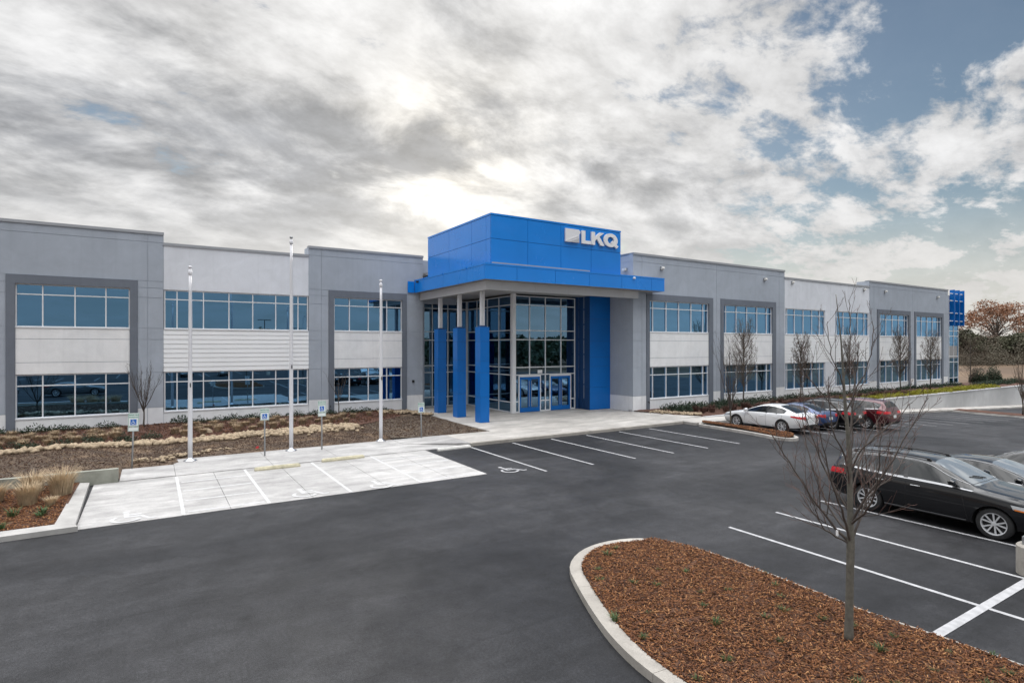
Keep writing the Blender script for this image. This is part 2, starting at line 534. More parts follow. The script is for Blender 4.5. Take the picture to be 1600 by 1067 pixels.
# ------------------------------------------------------------------ mesh helpers
class MB:
    def __init__(s):
        s.v, s.f = [], []

    def quad(s, a, b, c, d):
        n = len(s.v)
        s.v += [a, b, c, d]
        s.f.append((n, n + 1, n + 2, n + 3))
        return s

    def poly(s, pts):
        n = len(s.v)
        s.v += pts
        s.f.append(tuple(range(n, n + len(pts))))
        return s

    def box(s, x0, x1, y0, y1, z0, z1):
        n = len(s.v)
        s.v += [(x0, y0, z0), (x1, y0, z0), (x1, y1, z0), (x0, y1, z0), (x0, y0, z1), (x1, y0, z1), (x1, y1, z1), (x0, y1, z1)]
        for q in ((0, 3, 2, 1), (4, 5, 6, 7), (0, 1, 5, 4), (1, 2, 6, 5), (2, 3, 7, 6), (3, 0, 4, 7)):
            s.f.append(tuple(n + i for i in q))
        return s

    def prism(s, pts, z0, z1):
        """pts ccw polygon [(x,y)] extruded from z0 to z1; z may be callables of (x,y)"""
        n, k = len(s.v), len(pts)
        f0 = z0 if callable(z0) else (lambda x, y: z0)
        f1 = z1 if callable(z1) else (lambda x, y: z1)
        s.v += [(x, y, f0(x, y)) for x, y in pts] + [(x, y, f1(x, y)) for x, y in pts]
        s.f.append(tuple(n + i for i in reversed(range(k))))
        s.f.append(tuple(n + k + i for i in range(k)))
        for i in range(k):
            j = (i + 1) % k
            s.f.append((n + i, n + j, n + k + j, n + k + i))
        return s

    def tube(s, pts, rad, sides=6, cap=True):
        pts = [Vector(p) for p in pts]
        rads = rad if isinstance(rad, (list, tuple)) else [rad] * len(pts)
        n0 = len(s.v)
        up = None
        for i, p in enumerate(pts):
            t = (pts[min(i + 1, len(pts) - 1)] - pts[max(i - 1, 0)])
            if t.length < 1e-9:
                t = Vector((0, 0, 1))
            t.normalize()
            if up is None:
                up = t.orthogonal().normalized()
            else:
                up = (up - t * up.dot(t))
                up = up.normalized() if up.length > 1e-6 else t.orthogonal().normalized()
            w = t.cross(up)
            for k in range(sides):
                a = 2 * math.pi * k / sides
                q = p + (up * math.cos(a) + w * math.sin(a)) * rads[i]
                s.v.append(tuple(q))
        for i in range(len(pts) - 1):
            for k in range(sides):
                a, b = n0 + i * sides + k, n0 + i * sides + (k + 1) % sides
                s.f.append((a, b, b + sides, a + sides))
        if cap:
            s.f.append(tuple(n0 + k for k in reversed(range(sides))))
            e = n0 + (len(pts) - 1) * sides
            s.f.append(tuple(e + k for k in range(sides)))
        return s

    def lathe(s, prof, axis_o=(0, 0, 0), seg=16, axis='z'):
        n0 = len(s.v)
        for r, h in prof:
            for k in range(seg):
                a = 2 * math.pi * k / seg
                if axis == 'z':
                    p = (axis_o[0] + r * math.cos(a), axis_o[1] + r * math.sin(a), axis_o[2] + h)
                else:
                    p = (axis_o[0] + r * math.cos(a), axis_o[1] + h, axis_o[2] + r * math.sin(a))
                s.v.append(p)
        for i in range(len(prof) - 1):
            for k in range(seg):
                a, b = n0 + i * seg + k, n0 + i * seg + (k + 1) % seg
                s.f.append((a, b, b + seg, a + seg))
        return s

    def mesh(s, name, smooth=False):
        me = bpy.data.meshes.new(name)
        me.from_pydata([tuple(v) for v in s.v], [], s.f)
        if smooth:
            me.polygons.foreach_set('use_smooth', [True] * len(me.polygons))
        me.update()
        return me


def link(name, me, m, parent=None, loc=None):
    if m is not None and len(me.materials) == 0:
        me.materials.append(M[m] if isinstance(m, str) else m)
    o = bpy.data.objects.new(name, me)
    C.objects.link(o)
    if parent is not None:
        o.parent = parent
    if loc is not None:
        o.location = loc
    return o


def obj(name, mb, m, parent=None, smooth=False, loc=None):
    return link(name, mb.mesh(name, smooth), m, parent, loc)


def tag(o, label, cat, group=None):
    o['label'] = label
    o['category'] = cat
    if group:
        o['group'] = group
    return o


def thing(name, label, cat, loc=(0, 0, 0), rz=0.0, group=None):
    o = bpy.data.objects.new(name, None)
    o.empty_display_size = 0.2
    C.objects.link(o)
    o.location = loc
    o.rotation_euler = (0, 0, rz)
    return tag(o, label, cat, group)


def structure(o):
    o['kind'] = 'structure'
    return o


def stuff(o, label=None, cat=None):
    o['kind'] = 'stuff'
    if label:
        o['label'] = label
        o['category'] = cat
    return o


def copy_tree(src, parent=None):
    c = src.copy()
    C.objects.link(c)
    c.parent = parent
    for ch in list(src.children):
        copy_tree(ch, c)
    return c


def np_mesh(name, V, F, smooth=False):
    """V (n,3), F (m,k) equal-sided faces"""
    me = bpy.data.meshes.new(name)
    V = np.asarray(V, dtype=np.float32)
    F = np.asarray(F, dtype=np.int32)
    m, k = F.shape
    me.vertices.add(len(V))
    me.vertices.foreach_set('co', V.ravel())
    me.loops.add(m * k)
    me.loops.foreach_set('vertex_index', F.ravel())
    me.polygons.add(m)
    me.polygons.foreach_set('loop_start', np.arange(0, m * k, k, dtype=np.int32))
    me.polygons.foreach_set('loop_total', np.full(m, k, dtype=np.int32))
    if smooth:
        me.polygons.foreach_set('use_smooth', np.ones(m, dtype=bool))
    me.update(calc_edges=True)
    return me


# ------------------------------------------------------------------ terrain
def zg(x, y=0.0):
    """level of the car park: flat by the entrance, falling away to the right"""
    return 0.0 if x < 29 else -0.040 * (x - 29)


def smooth01(a, b, t):
    u = np.clip((t - a) / (b - a), 0, 1)
    return u * u * (3 - 2 * u)


def build_ground():
    xs = np.concatenate([np.arange(-900, -100, 80.), np.arange(-100, 30, 10.), np.arange(30, 180, 5.), np.arange(180, 400, 20.), np.arange(400, 1400, 80.)])
    ys = np.concatenate([np.arange(-900, -120, 60.), np.arange(-120, 20, 8.), [23.0, 24.2, 24.26, 25., 27., 30.], np.arange(36, 120, 6.), np.arange(120, 300, 15.), np.arange(300, 1400, 80.)])
    X, Y = np.meshgrid(xs, ys, indexing='ij')
    lot = np.where(X < 29, 0, -0.040 * (X - 29))
    lot = np.maximum(lot, -6.0)
    Z = lot - 0.25
    back = (Y > 24.23) & (X > 26)
    fld = -0.15 + 0.0 * X
    r = np.hypot(np.maximum(X - 85, 0), np.maximum(Y - 62, 0) * 1.0)
    fld = fld + smooth01(20, 120, r) * 2.2 + smooth01(120, 420, r) * 9
    fld = fld - smooth01(20, 70, X - 85) * 0.8 * (Y < 40)
    Z = np.where(back, fld, Z)
    left = (Y > 24.23) & (X <= 26)
    Z = np.where(left, -0.15 + smooth01(40, 300, Y) * 5, Z)
    # low rise far behind the camera
    Z = Z + smooth01(90, 260, -Y) * 5.5 * (0.55 + 0.45 * np.sin(X * 0.012 + 0.6) ** 2)
    Z = Z + smooth01(150, 700, np.abs(X)) * 4 * (Y < 24)
    n, m = X.shape
    V = np.stack([X, Y, Z], -1).reshape(-1, 3)
    i, j = np.meshgrid(np.arange(n - 1), np.arange(m - 1), indexing='ij')
    a = (i * m + j).ravel()
    F = np.stack([a, a + m, a + m + 1, a + 1], -1)
    o = link('ground', np_mesh('ground', V, F, True), 'field')
    structure(o)
    # car park
    mb = MB()
    xs = [-60, -20, 0, 10, 20, 29, 40, 50, 60, 75, 90, 110, 130]
    for a, b in zip(xs[:-1], xs[1:]):
        mb.quad((a, -62, zg(a)), (b, -62, zg(b)), (b, 23.9, zg(b)), (a, 23.9, zg(a)))
    o = obj('car_park', mb, 'asphalt')
    structure(o)


build_ground()


def strip(name, x0, x1, y0, y1, m, dz=0.004, parent=None, step=6.0):
    mb = MB()
    n = max(1, int(math.ceil((x1 - x0) / step)))
    for k in range(n):
        a, b = x0 + (x1 - x0) * k / n, x0 + (x1 - x0) * (k + 1) / n
        mb.quad((a, y0, zg(a) + dz), (b, y0, zg(b) + dz), (b, y1, zg(b) + dz), (a, y1, zg(a) + dz))
    o = obj(name, mb, m, parent)
    return o


lot = bpy.data.objects['car_park']
# stalls in front of the entrance, stalls by the retaining wall, stalls in the foreground
for k in range(6):
    x = 12.28 + 2.232 * k - 0.05
    strip('stall_line', x, x + 0.10, 17.15, 23.05 - 0.02 * k, 'line_paint', parent=lot)
for k in range(14):
    x = 30.35 + 2.42 * k
    strip('stall_line', x, x + 0.10, 16.6, 22.2, 'line_paint', parent=lot)
for k in range(6):
    x = 12.37 + 2.21 * k
    strip('stall_line', x, x + 0.10, -1.6, 9.55 if k else 9.4, 'line_paint', parent=lot)
strip('stall_line', 10.35, 40, 4.05, 4.21, 'line_paint', dz=0.008, parent=lot)
for k in range(14):
    x = -16 + 2.3 * k
    strip('stall_line', x, x + 0.10, -34, -23, 'line_paint', parent=lot)


def wheelchair_shapes():
    """accessible-parking pictogram as flat polygons in a unit square (x right, y up)"""
    P = []
    P.append([(0.40 + 0.075 * math.cos(a), 0.90 + 0.075 * math.sin(a)) for a in [2 * math.pi * k / 12 for k in range(12)]])
    P.append([(0.35, 0.80), (0.45, 0.80), (0.47, 0.42), (0.37, 0.42)])
    P.append([(0.45, 0.66), (0.68, 0.66), (0.68, 0.59), (0.45, 0.59)])
    P.append([(0.40, 0.50), (0.72, 0.50), (0.72, 0.41), (0.40, 0.41)])
    P.append([(0.64, 0.46), (0.72, 0.46), (0.88, 0.14), (0.80, 0.11)])
    P.append([(0.80, 0.11), (0.80, 0.18), (0.96, 0.20), (0.96, 0.13)])
    n = 16
    for k in range(n):
        a0, a1 = R(130 + 205 * k / n), R(130 + 205 * (k + 1) / n)
        c, r0, r1 = (0.42, 0.32), 0.22, 0.30
        P.append([(c[0] + r0 * math.cos(a0), c[1] + r0 * math.sin(a0)), (c[0] + r1 * math.cos(a0), c[1] + r1 * math.sin(a0)),
                  (c[0] + r1 * math.cos(a1), c[1] + r1 * math.sin(a1)), (c[0] + r0 * math.cos(a1), c[1] + r0 * math.sin(a1))])
    return P


WCH = wheelchair_shapes()


def ground_pictogram(cx, cy, size, m, z, parent):
    mb = MB()
    for k, p in enumerate(WCH):
        mb.poly([(cx + (x - 0.5) * size, cy + (y - 0.5) * size, z + 0.0006 * k) for x, y in p])
    return obj('wheelchair_symbol', mb, m, parent)


ground_pictogram(11.28, 18.15, 1.15, 'line_paint', 0.005, lot)

# ------------------------------------------------------------------ accessible parking pad (concrete slabs)
pad = obj('parking_pad', MB().box(-1.62, 10.2, 17.9, 23.45, -0.12, 0.0), 'concrete')
structure(pad)
ZP = 0.012


def slab(parent, x0, x1, y0, y1, z0, z1, m, name='slab', g=0.006):
    return obj(name, MB().box(x0 + g, x1 - g, y0 + g, y1 - g, z0, z1), m, parent)


for a, b in ((-1.62, 0.72), (0.72, 1.9), (1.9, 4.15), (4.15, 6.55), (6.55, 8.8), (8.8, 10.2)):
    slab(pad, a, b, 17.9, 23.42, -0.1, ZP, 'concrete')
for a, b in ((0.72, 3.95), (3.95, 6.5), (6.5, 9.9)):
    slab(pad, a, b, 23.42, 26.75, -0.1, ZP + 0.02, 'concrete')
slab(pad, -0.93, 0.72, 23.42, 25.6, -0.1, ZP + 0.03, 'concrete')


def pstrip(x0, x1, y0, y1, name='painted_line', m='pad_paint', sk=0.0):
    z = ZP + 0.004
    return obj(name, MB().poly([(x0, y0, z), (x1, y0, z), (x1, y1 + sk, z), (x0, y1 + sk, z)]), m, pad)


for x in (0.74, 2.92, 5.32, 7.70):
    pstrip(x - 0.045, x + 0.045, 17.95, 23.3)
for k in range(4):
    y = 18.15 + 1.35 * k
    pstrip(0.85, 2.82, y, y + 0.10)
    pstrip(7.80, 10.1, y + 0.0, y + 0.10)
ground_pictogram(-0.46, 18.55, 1.25, 'pad_paint', ZP + 0.004, pad)
ground_pictogram(4.12, 18.65, 1.25, 'pad_paint', ZP + 0.004, pad)
ground_pictogram(6.49, 18.45, 1.25, 'pad_paint', ZP + 0.004, pad)

# ------------------------------------------------------------------ entrance plaza
plaza = obj('plaza', MB().box(12.4, 26.5, 23.6, 30, -0.1, 0.0), 'concrete_walk')
structure(plaza)
ZS = 0.15
xs = [12.4 + 14.2 * k / 6 for k in range(7)]
for a, b in zip(xs[:-1], xs[1:]):
    slab(plaza, a, b, 23.47, 26.0, -0.08, ZS, 'concrete_walk')
    # kerb stones along the front
    obj('kerb_stone', MB().prism([(a + 0.004, 23.27), (b - 0.004, 23.27), (b - 0.004, 23.465), (a + 0.004, 23.465)], -0.1,
                                 lambda x, y: ZS - 0.012 if y < 23.4 else ZS - 0.002), 'kerb', plaza)
xs = [15.0 + 13.6 * k / 5 for k in range(6)]
ys = [26.0, 29.0, 32.0, 35.0, 39.2]
for a, b in zip(xs[:-1], xs[1:]):
    for c, d in zip(ys[:-1], ys[1:]):
        if a > 20.0 and c > 31.9:
            continue
        if a > 25.8 and c > 28.9:
            continue
        slab(plaza, a, b, c, d, -0.08, ZS - 0.001, 'concrete_walk')
slab(plaza, 19.8, 28.6, 29.0, 32.3, -0.08, ZS - 0.004, 'concrete_walk')
# ramp between the pad and the plaza walk, and the walk running off to the right
obj('slab', MB().prism([(9.92, 25.4), (12.39, 23.3), (12.39, 26.05), (10.2, 26.75), (9.92, 26.75)], -0.1, lambda x, y: 0.03 + (ZS - 0.03) * max(0, min(1, (x - 10.2) / 2.1))), 'concrete', plaza)
obj('slab', MB().prism([(9.905, 23.43), (12.39, 23.28), (9.905, 25.39)], -0.1, lambda x, y: 0.03), 'concrete', plaza)
walk = MB()
for k in range(26):
    a, b = 26.62 + 4 * k, 26.62 + 4 * (k + 1) - 0.012
    za, zb = (zg(a) + 0.15, zg(b) + 0.15)
    n = len(walk.v)
    walk.v += [(a, 22.45, za - 0.3), (b, 22.45, zb - 0.3), (b, 24.35, zb - 0.3), (a, 24.35, za - 0.3), (a, 22.45, za), (b, 22.45, zb), (b, 24.35, zb), (a, 24.35, za)]
    for q in ((0, 3, 2, 1), (4, 5, 6, 7), (0, 1, 5, 4), (1, 2, 6, 5), (2, 3, 7, 6), (3, 0, 4, 7)):
        walk.f.append(tuple(n + i for i in q))
wo = structure(obj('walk', walk, 'concrete_walk'))
obj('slab', MB().prism([(26.62, 24.36), (29.5, 24.36), (28.6, 25.9), (27.4, 28.9), (26.62, 28.9)], -0.1, ZS - 0.002), 'concrete_walk', plaza)

# ------------------------------------------------------------------ planting beds, kerbs, low walls


def patch(name, poly, m, zf, res=0.4, amp=0.02, seed=1, label=None):
    """bumpy ground sheet cut to a polygon"""
    bm = bmesh.new()
    vs = [bm.verts.new((x, y, 0)) for x, y in poly]
    bm.faces.new(vs)
    bmesh.ops.triangulate(bm, faces=bm.faces[:])
    xs_ = [p[0] for p in poly]
    ys_ = [p[1] for p in poly]
    x = min(xs_) + res
    while x < max(xs_):
        bmesh.ops.bisect_plane(bm, geom=bm.verts[:] + bm.edges[:] + bm.faces[:], plane_co=(x, 0, 0), plane_no=(1, 0, 0))
        x += res
    y = min(ys_) + res
    while y < max(ys_):
        bmesh.ops.bisect_plane(bm, geom=bm.verts[:] + bm.edges[:] + bm.faces[:], plane_co=(0, y, 0), plane_no=(0, 1, 0))
        y += res
    rr = random.Random(seed)
    for v in bm.verts:
        edge = v.is_boundary
        v.co.z = zf(v.co.x, v.co.y) + (0 if edge else rr.uniform(-amp, amp))
    bmesh.ops.recalc_face_normals(bm, faces=bm.faces[:])
    me = bpy.data.meshes.new(name)
    bm.to_mesh(me)
    bm.free()
    me.polygons.foreach_set('use_smooth', [True] * len(me.polygons))
    o = link(name, me, m)
    structure(o)
    return o


def in_poly(x, y, poly):
    c = False
    n = len(poly)
    for i in range(n):
        x0, y0 = poly[i]
        x1, y1 = poly[(i + 1) % n]
        if (y0 > y) != (y1 > y) and x < (x1 - x0) * (y - y0) / (y1 - y0) + x0:
            c = not c
    return c


def zbed(x, y):
    t = max(0, min(1, (y - 27) / 9.5))
    l = max(0, min(1, (0.5 - x) / 3)) * 0.28
    return 0.06 + 0.17 * t + l * max(0, min(1, (34 - y) / 6)) + 0.02


def zsoil(x, y):
    e = 26.7 if x > 0.72 else 25.5
    z = zbed(x, y) + (0.0 if y < 33.5 else -0.02)
    if x > -0.96 and y < e + 1.2:
        z = min(z, 0.0 + 0.12 * max(0, y - e))
    return z


BED_L = [(-26, 29.9), (-5.5, 30.0), (-1, 30.6), (3.5, 31.1), (9.7, 31.6), (11.5, 32.6), (13.2, 34.0), (14.0, 37.62), (-26, 37.62)]
SOIL_L = [(-26, 23.6), (-0.90, 23.62), (-0.90, 25.5), (0.75, 25.5), (0.80, 26.70), (9.9, 26.70), (10.3, 26.7), (12.4, 26.06), (15.05, 26.05), (14.95, 37.6), (12.0, 37.6), (12.0, 33.0), (9.7, 31.7), (3.5, 31.2), (-1, 30.7), (-5.5, 30.1), (-26, 30.0)]
patch('mulch_bed', BED_L, 'mulch_dark', lambda x, y: zbed(x, y) + 0.035, 0.45, 0.03, 3)
patch('soil_strip', [p for p in SOIL_L if True], 'soil', zsoil, 0.5, 0.025, 5)
DIRT = [(9.95, 26.83), (12.4, 26.1), (15.02, 26.08), (14.9, 33.0), (13.2, 34.0), (11.5, 32.6), (10.1, 31.6)]
patch('soil_patch', DIRT, 'soil_dark', lambda x, y: zbed(x, y) + 0.02, 0.4, 0.03, 9)

# low retaining wall and kerbed planter at the left edge
lw = tag(obj('low_wall', MB().prism([(-9, 23.40), (-0.95, 23.40), (-0.95, 23.61), (-9, 23.61)], -0.1, lambda x, y: 0.47), 'old_concrete'),
         'low weathered grey concrete wall behind the kerbed planter', 'wall')
PL = [(-9, 18.25), (-2.02, 18.25), (-1.98, 23.38), (-9, 23.38)]
patch('planter_bed', PL, 'mulch', lambda x, y: 0.10 + 0.05 * min(1, (y - 18) / 4), 0.35, 0.02, 11)
kb = tag(obj('planter_kerb', MB().prism([(-9, 17.62), (-1.55, 17.78), (-1.62, 18.0), (-1.72, 23.25), (-2.02, 23.38), (-2.06, 18.27), (-9, 18.24)], -0.05, 0.13), 'kerb_aged'),
         'pale concrete kerb around the planter of tan grasses', 'kerb')

# right-hand bed, retaining wall
BED_R = [(27.45, 28.9), (28.7, 25.95), (29.55, 24.4), (33, 24.38), (60, 24.38), (100, 24.38), (100, 29.2), (80.5, 29.2), (80.5, 28.6), (28.9, 28.6)]
patch('mulch_bed', BED_R, 'mulch_dark', lambda x, y: 0.10 + 0.12 * max(0, min(1, (y - 24.4) / 4)), 0.8, 0.03, 13)
rw = MB()
for k in range(14):
    a, b = 40 + 4.6 * k, 40 + 4.6 * (k + 1) - 0.012
    rw.box(a, b, 24.08, 24.36, -6.5, 0.06)
    rw.box(a, b, 24.04, 24.375, 0.062, 0.16)
rwo = tag(obj('retaining_wall', rw, 'retaining'), 'long pale concrete retaining wall right of the parked maroon car', 'wall')
low = MB().box(29.6, 39.985, 24.10, 24.36, -0.8, 0.13)
tag(obj('garden_kerb', low, 'retaining'), 'low concrete edging between walk and bed behind parked cars', 'kerb')


def kerb_ring(name, pts, width, z0, z1, m, closed=False, label='', cat='kerb', inner_drop=0.0, piece=0):
    """kerb following a path; stones split every `piece` points as children"""
    n = len(pts)
    P = [Vector((x, y)) for x, y in pts]
    inn = []
    for i in range(n):
        t = (P[(i + 1) % n] - P[i - 1]) if closed else (P[min(i + 1, n - 1)] - P[max(i - 1, 0)])
        t.normalize()
        inn.append(P[i] + Vector((t.y, -t.x)) * width)
    root = thing(name, label, cat, (P[0].x, P[0].y, 0))
    seg = list(range(n)) + ([0] if closed else [])
    i = 0
    while i < len(seg) - 1:
        j = min(i + (piece or n), len(seg) - 1)
        mb = MB()
        for k in range(i, j):
            a, b = seg[k], seg[k + 1]
            A, B, A2, B2 = P[a], P[b], inn[a], inn[b]
            if k == i and (piece and i > 0):
                A = A + (B - A).normalized() * 0.008
                A2 = A2 + (B2 - A2).normalized() * 0.008
            o2 = root.location
            mb.prism([(A.x - o2.x, A.y - o2.y), (B.x - o2.x, B.y - o2.y), (B2.x - o2.x, B2.y - o2.y), (A2.x - o2.x, A2.y - o2.y)][::-1], z0, z1)
        obj('kerb_stone', mb, m, root)
        i = j
    return root, [(v.x, v.y) for v in inn]


def catmull(pts, k=4, closed=False):
    out = []
    n = len(pts)
    rng = n if closed else n - 1
    for i in range(rng):
        g = (lambda j: pts[j % n]) if closed else (lambda j: pts[max(0, min(n - 1, j))])
        p0, p1, p2, p3 = g(i - 1), g(i), g(i + 1), g(i + 2)
        for s in range(k):
            t = s / k
            out.append(tuple(0.5 * ((2 * p1[c]) + (-p0[c] + p2[c]) * t + (2 * p0[c] - 5 * p1[c] + 4 * p2[c] - p3[c]) * t * t + (-p0[c] + 3 * p1[c] - 3 * p2[c] + p3[c]) * t ** 3) for c in range(len(p1))))
    if not closed:
        out.append(tuple(pts[-1]))
    return out


# foreground island
ISL = [(5.75, -4.0), (5.75, 0.0), (5.75, 4.0), (5.79, 5.6), (5.95, 6.5), (6.25, 7.35), (6.7, 8.35), (7.16, 9.2), (7.85, 9.75), (8.62, 9.95), (9.4, 9.82), (9.93, 9.40), (10.2, 8.75), (10.3, 7.6), (10.28, 6.2), (10.22, 5.0), (10.3, 4.0), (10.35, 3.0), (10.35, 0.0), (10.35, -4.0)]
isl_c = catmull(ISL, 3)
_, isl_in = kerb_ring('island_kerb', isl_c, 0.245, -0.05, 0.135, 'kerb', label='rounded concrete kerb of the mulched island in the foreground', piece=9)
# the mulch has crept over the kerb on the side of the stalls
isl_in = [(a[0] + (b[0] - a[0]) * 0.55, a[1] + (b[1] - a[1]) * 0.55) if a[0] > 9.55 else a for a, b in zip(isl_in, isl_c)]


def zi(x, y):
    return 0.125 + 0.05 * max(0, 1 - abs(x - 8.1) / 2.0) + 0.035 * max(0, min(1, (x - 9.2) / 0.4))


patch('mulch_island', [(x, y) for x, y in isl_in], 'mulch', zi, 0.25, 0.025, 21)
# island beside the white sedan
ISL2 = [(27.0, 22.44), (26.45, 22.0), (26.42, 21.0), (26.33, 19.5), (26.1, 18.0), (25.9, 17.0), (26.0, 16.35), (26.5, 16.15), (27.1, 16.6), (27.5, 17.6), (27.72, 19.0), (27.85, 20.5), (27.9, 22.44)]
isl2_c = catmull(ISL2[::-1], 3)
_, isl2_in = kerb_ring('island_kerb', isl2_c, 0.2, -0.05, 0.14, 'concrete_walk', label='pale kerb of the narrow mulched island beside the white sedan', piece=9)
patch('mulch_island', isl2_in, 'mulch', lambda x, y: 0.16 + 0.12 * max(0, 1 - abs(x - 26.9) / 0.8), 0.25, 0.03, 23)
# island at the far right
ISL3 = [(62, 22.4), (57.5, 21.8), (57.0, 20.5), (57.2, 18.5), (58.5, 17.4), (61, 17.0), (66, 17.2), (66, 22.4)]
isl3_c = [(60.0, 22.35), (59.6, 21), (59.4, 18), (59.6, 16.4), (60.4, 15.9), (61.3, 16.4), (61.8, 18), (62.0, 21), (62.0, 22.35)][::-1]
_, isl3_in = kerb_ring('island_kerb', isl3_c, 0.2, -2.0, zg(60.7) + 0.16, 'concrete_walk', label='pale kerb of the far mulched island below the retaining wall', piece=0)
patch('mulch_island', isl3_in, 'mulch_dark', lambda x, y: zg(60.7) + 0.2, 0.5, 0.03, 25)


def scatter_chips(name, poly, count, zf, seed, sz=(0.012, 0.07), parent=None, mats=(0, 1, 2, 3), wts=(0.4, 0.25, 0.25, 0.10)):
    """wood chips: thin six-sided slivers lying at all angles, one joined mesh"""
    rr = np.random.default_rng(seed)
    px = [p[0] for p in poly]
    py = [p[1] for p in poly]
    pts = []
    while len(pts) < count:
        xs = rr.uniform(min(px), max(px), 4000)
        ys = rr.uniform(min(py), max(py), 4000)
        pts += [(a, b) for a, b in zip(xs, ys) if in_poly(a, b, poly)]
    pts = np.array(pts[:count])
    zz = np.array([zf(a, b) for a, b in pts])
    L = rr.uniform(sz[1] * 0.4, sz[1], count)
    W = rr.uniform(sz[0] * 0.5, sz[0], count)
    yaw = rr.uniform(0, 2 * np.pi, count)
    pit = rr.normal(0, 0.35, count)
    d = np.stack([np.cos(yaw) * np.cos(pit), np.sin(yaw) * np.cos(pit), np.sin(pit)], -1)
    s = np.stack([-np.sin(yaw), np.cos(yaw), np.zeros(count)], -1)
    roll = rr.normal(0, 0.6, count)
    u = np.cross(d, s)
    s2 = s * np.cos(roll)[:, None] + u * np.sin(roll)[:, None]
    c = np.concatenate([pts, zz[:, None]], 1)
    c[:, 2] += rr.uniform(0.0, 0.03, count)
    e = d * (L / 2)[:, None]
    w = s2 * (W / 2)[:, None]
    t = np.cross(d, s2) * (W * 0.25)[:, None]
    V = np.stack([c - e - w * 0.6, c - e * 0.9 + w, c + e + w * 0.5, c + e * 0.95 - w, c - e * 0.1 + t * 2], 1).reshape(-1, 3)
    b = np.arange(count)[:, None] * 5
    F = np.concatenate([b + np.array([[0, 1, 4]]), b + np.array([[1, 2, 4]]), b + np.array([[2, 3, 4]]), b + np.array([[3, 0, 4]]), b + np.array([[0, 3, 2]]), b + np.array([[0, 2, 1]])], 0)
    me = np_mesh(name, V, F)
    for k in mats:
        me.materials.append(M['chip%d' % k])
    mi = rr.choice(len(mats), count, p=wts).astype(np.int32)
    me.polygons.foreach_set('material_index', np.tile(mi, 6))
    o = link(name, me, None, parent)
    o['kind'] = 'stuff'
    return o


def fg_poly(p):
    return p


isl_vis = [p for p in isl_in if p[1] > 1.6] + [(9.9, 1.7), (6.2, 1.7)]
isl_vis = [(6.0, 1.8)] + [p for p in isl_in if p[1] > 1.8] + [(10.1, 1.8)]
stuff(scatter_chips('soil_crumbs', [(-9, 23.8), (-1.0, 23.8), (-1.0, 25.7), (0.7, 25.7), (0.8, 26.85), (9.9, 26.85), (12.4, 26.2), (14.9, 26.15), (14.8, 33.0), (13.2, 33.9), (9.7, 31.6), (0.8, 30.4), (-9, 29.8)], 19000, lambda x, y: zsoil(x, y) + 0.015 if x < 10.2 else zbed(x, y) + 0.03, 38, (0.04, 0.075), mats=(2, 4, 5), wts=(0.45, 0.45, 0.10)),
      'bare brown soil with clods and bits of straw behind the pad', 'soil')
stuff(scatter_chips('mulch_chips', isl_vis, 46000, zi, 31, (0.024, 0.11)), 'brown shredded bark mulch covering the foreground island', 'mulch')
stuff(scatter_chips('mulch_chips', PL[:1] + [(-4.6, 18.3), (-2.1, 18.3), (-2.05, 23.3), (-4.6, 23.3)][0:] if False else [(-4.6, 18.3), (-2.1, 18.3), (-2.05, 23.3), (-5.2, 23.3)], 9000, lambda x, y: 0.10 + 0.05 * min(1, (y - 18) / 4), 33, (0.03, 0.11)),
      'brown bark mulch in the kerbed planter at the left edge', 'mulch')
stuff(scatter_chips('mulch_chips', isl2_in, 5000, lambda x, y: 0.16 + 0.12 * max(0, 1 - abs(x - 26.9) / 0.8), 35, (0.04, 0.14)),
      'reddish bark mulch on the narrow island beside the white sedan', 'mulch')
stuff(scatter_chips('mulch_chips', [(-6, 30.3), (9.7, 32.0), (13.2, 34.2), (13.9, 37.4), (-9, 37.4)], 9000, lambda x, y: zbed(x, y) + 0.04, 37, (0.05, 0.16), mats=(0, 2), wts=(0.35, 0.65)),
      'dark brown mulch in the long bed below the left windows', 'mulch')


def scatter_stones(name, centre, width, count, seed, size, zf, label):
    rr = np.random.default_rng(seed)
    base = bmesh.new()
    bmesh.ops.create_icosphere(base, subdivisions=1, radius=1)
    bv = np.array([v.co[:] for v in base.verts])
    bf = np.array([[v.index for v in f.verts] for f in base.faces])
    base.free()
    n = len(bv)
    V, F = [], []
    for k in range(count):
        t = rr.uniform(0, len(centre) - 1.0001)
        i = int(t)
        f = t - i
        a, b = np.array(centre[i]), np.array(centre[i + 1])
        w = width[i] * (1 - f) + width[i + 1] * f
        p = a * (1 - f) + b * f
        nrm = np.array([-(b - a)[1], (b - a)[0]])
        nrm = nrm / np.linalg.norm(nrm)
        p = p + nrm * (rr.normal(0, 0.34) * w + 0.16 * np.sin(t * 5.1) + 0.1 * np.sin(t * 13.0))
        s = rr.uniform(0.7, 1.2, 3) * size * rr.uniform(0.55, 1.45)
        s[2] *= 0.7
        v = bv * s * (1 + rr.normal(0, 0.16, (n, 1)))
        q = rr.uniform(0, 2 * np.pi)
        cs, sn = np.cos(q), np.sin(q)
        v = v @ np.array([[cs, -sn, 0], [sn, cs, 0], [0, 0, 1]])
        v = v + np.array([p[0], p[1], zf(p[0], p[1]) + s[2] * 0.4 + rr.uniform(0, 0.06)])
        V.append(v)
        F.append(bf + k * n)
    o = link(name, np_mesh(name, np.concatenate(V), np.concatenate(F)), 'stone')
    return stuff(o, label, 'stones')


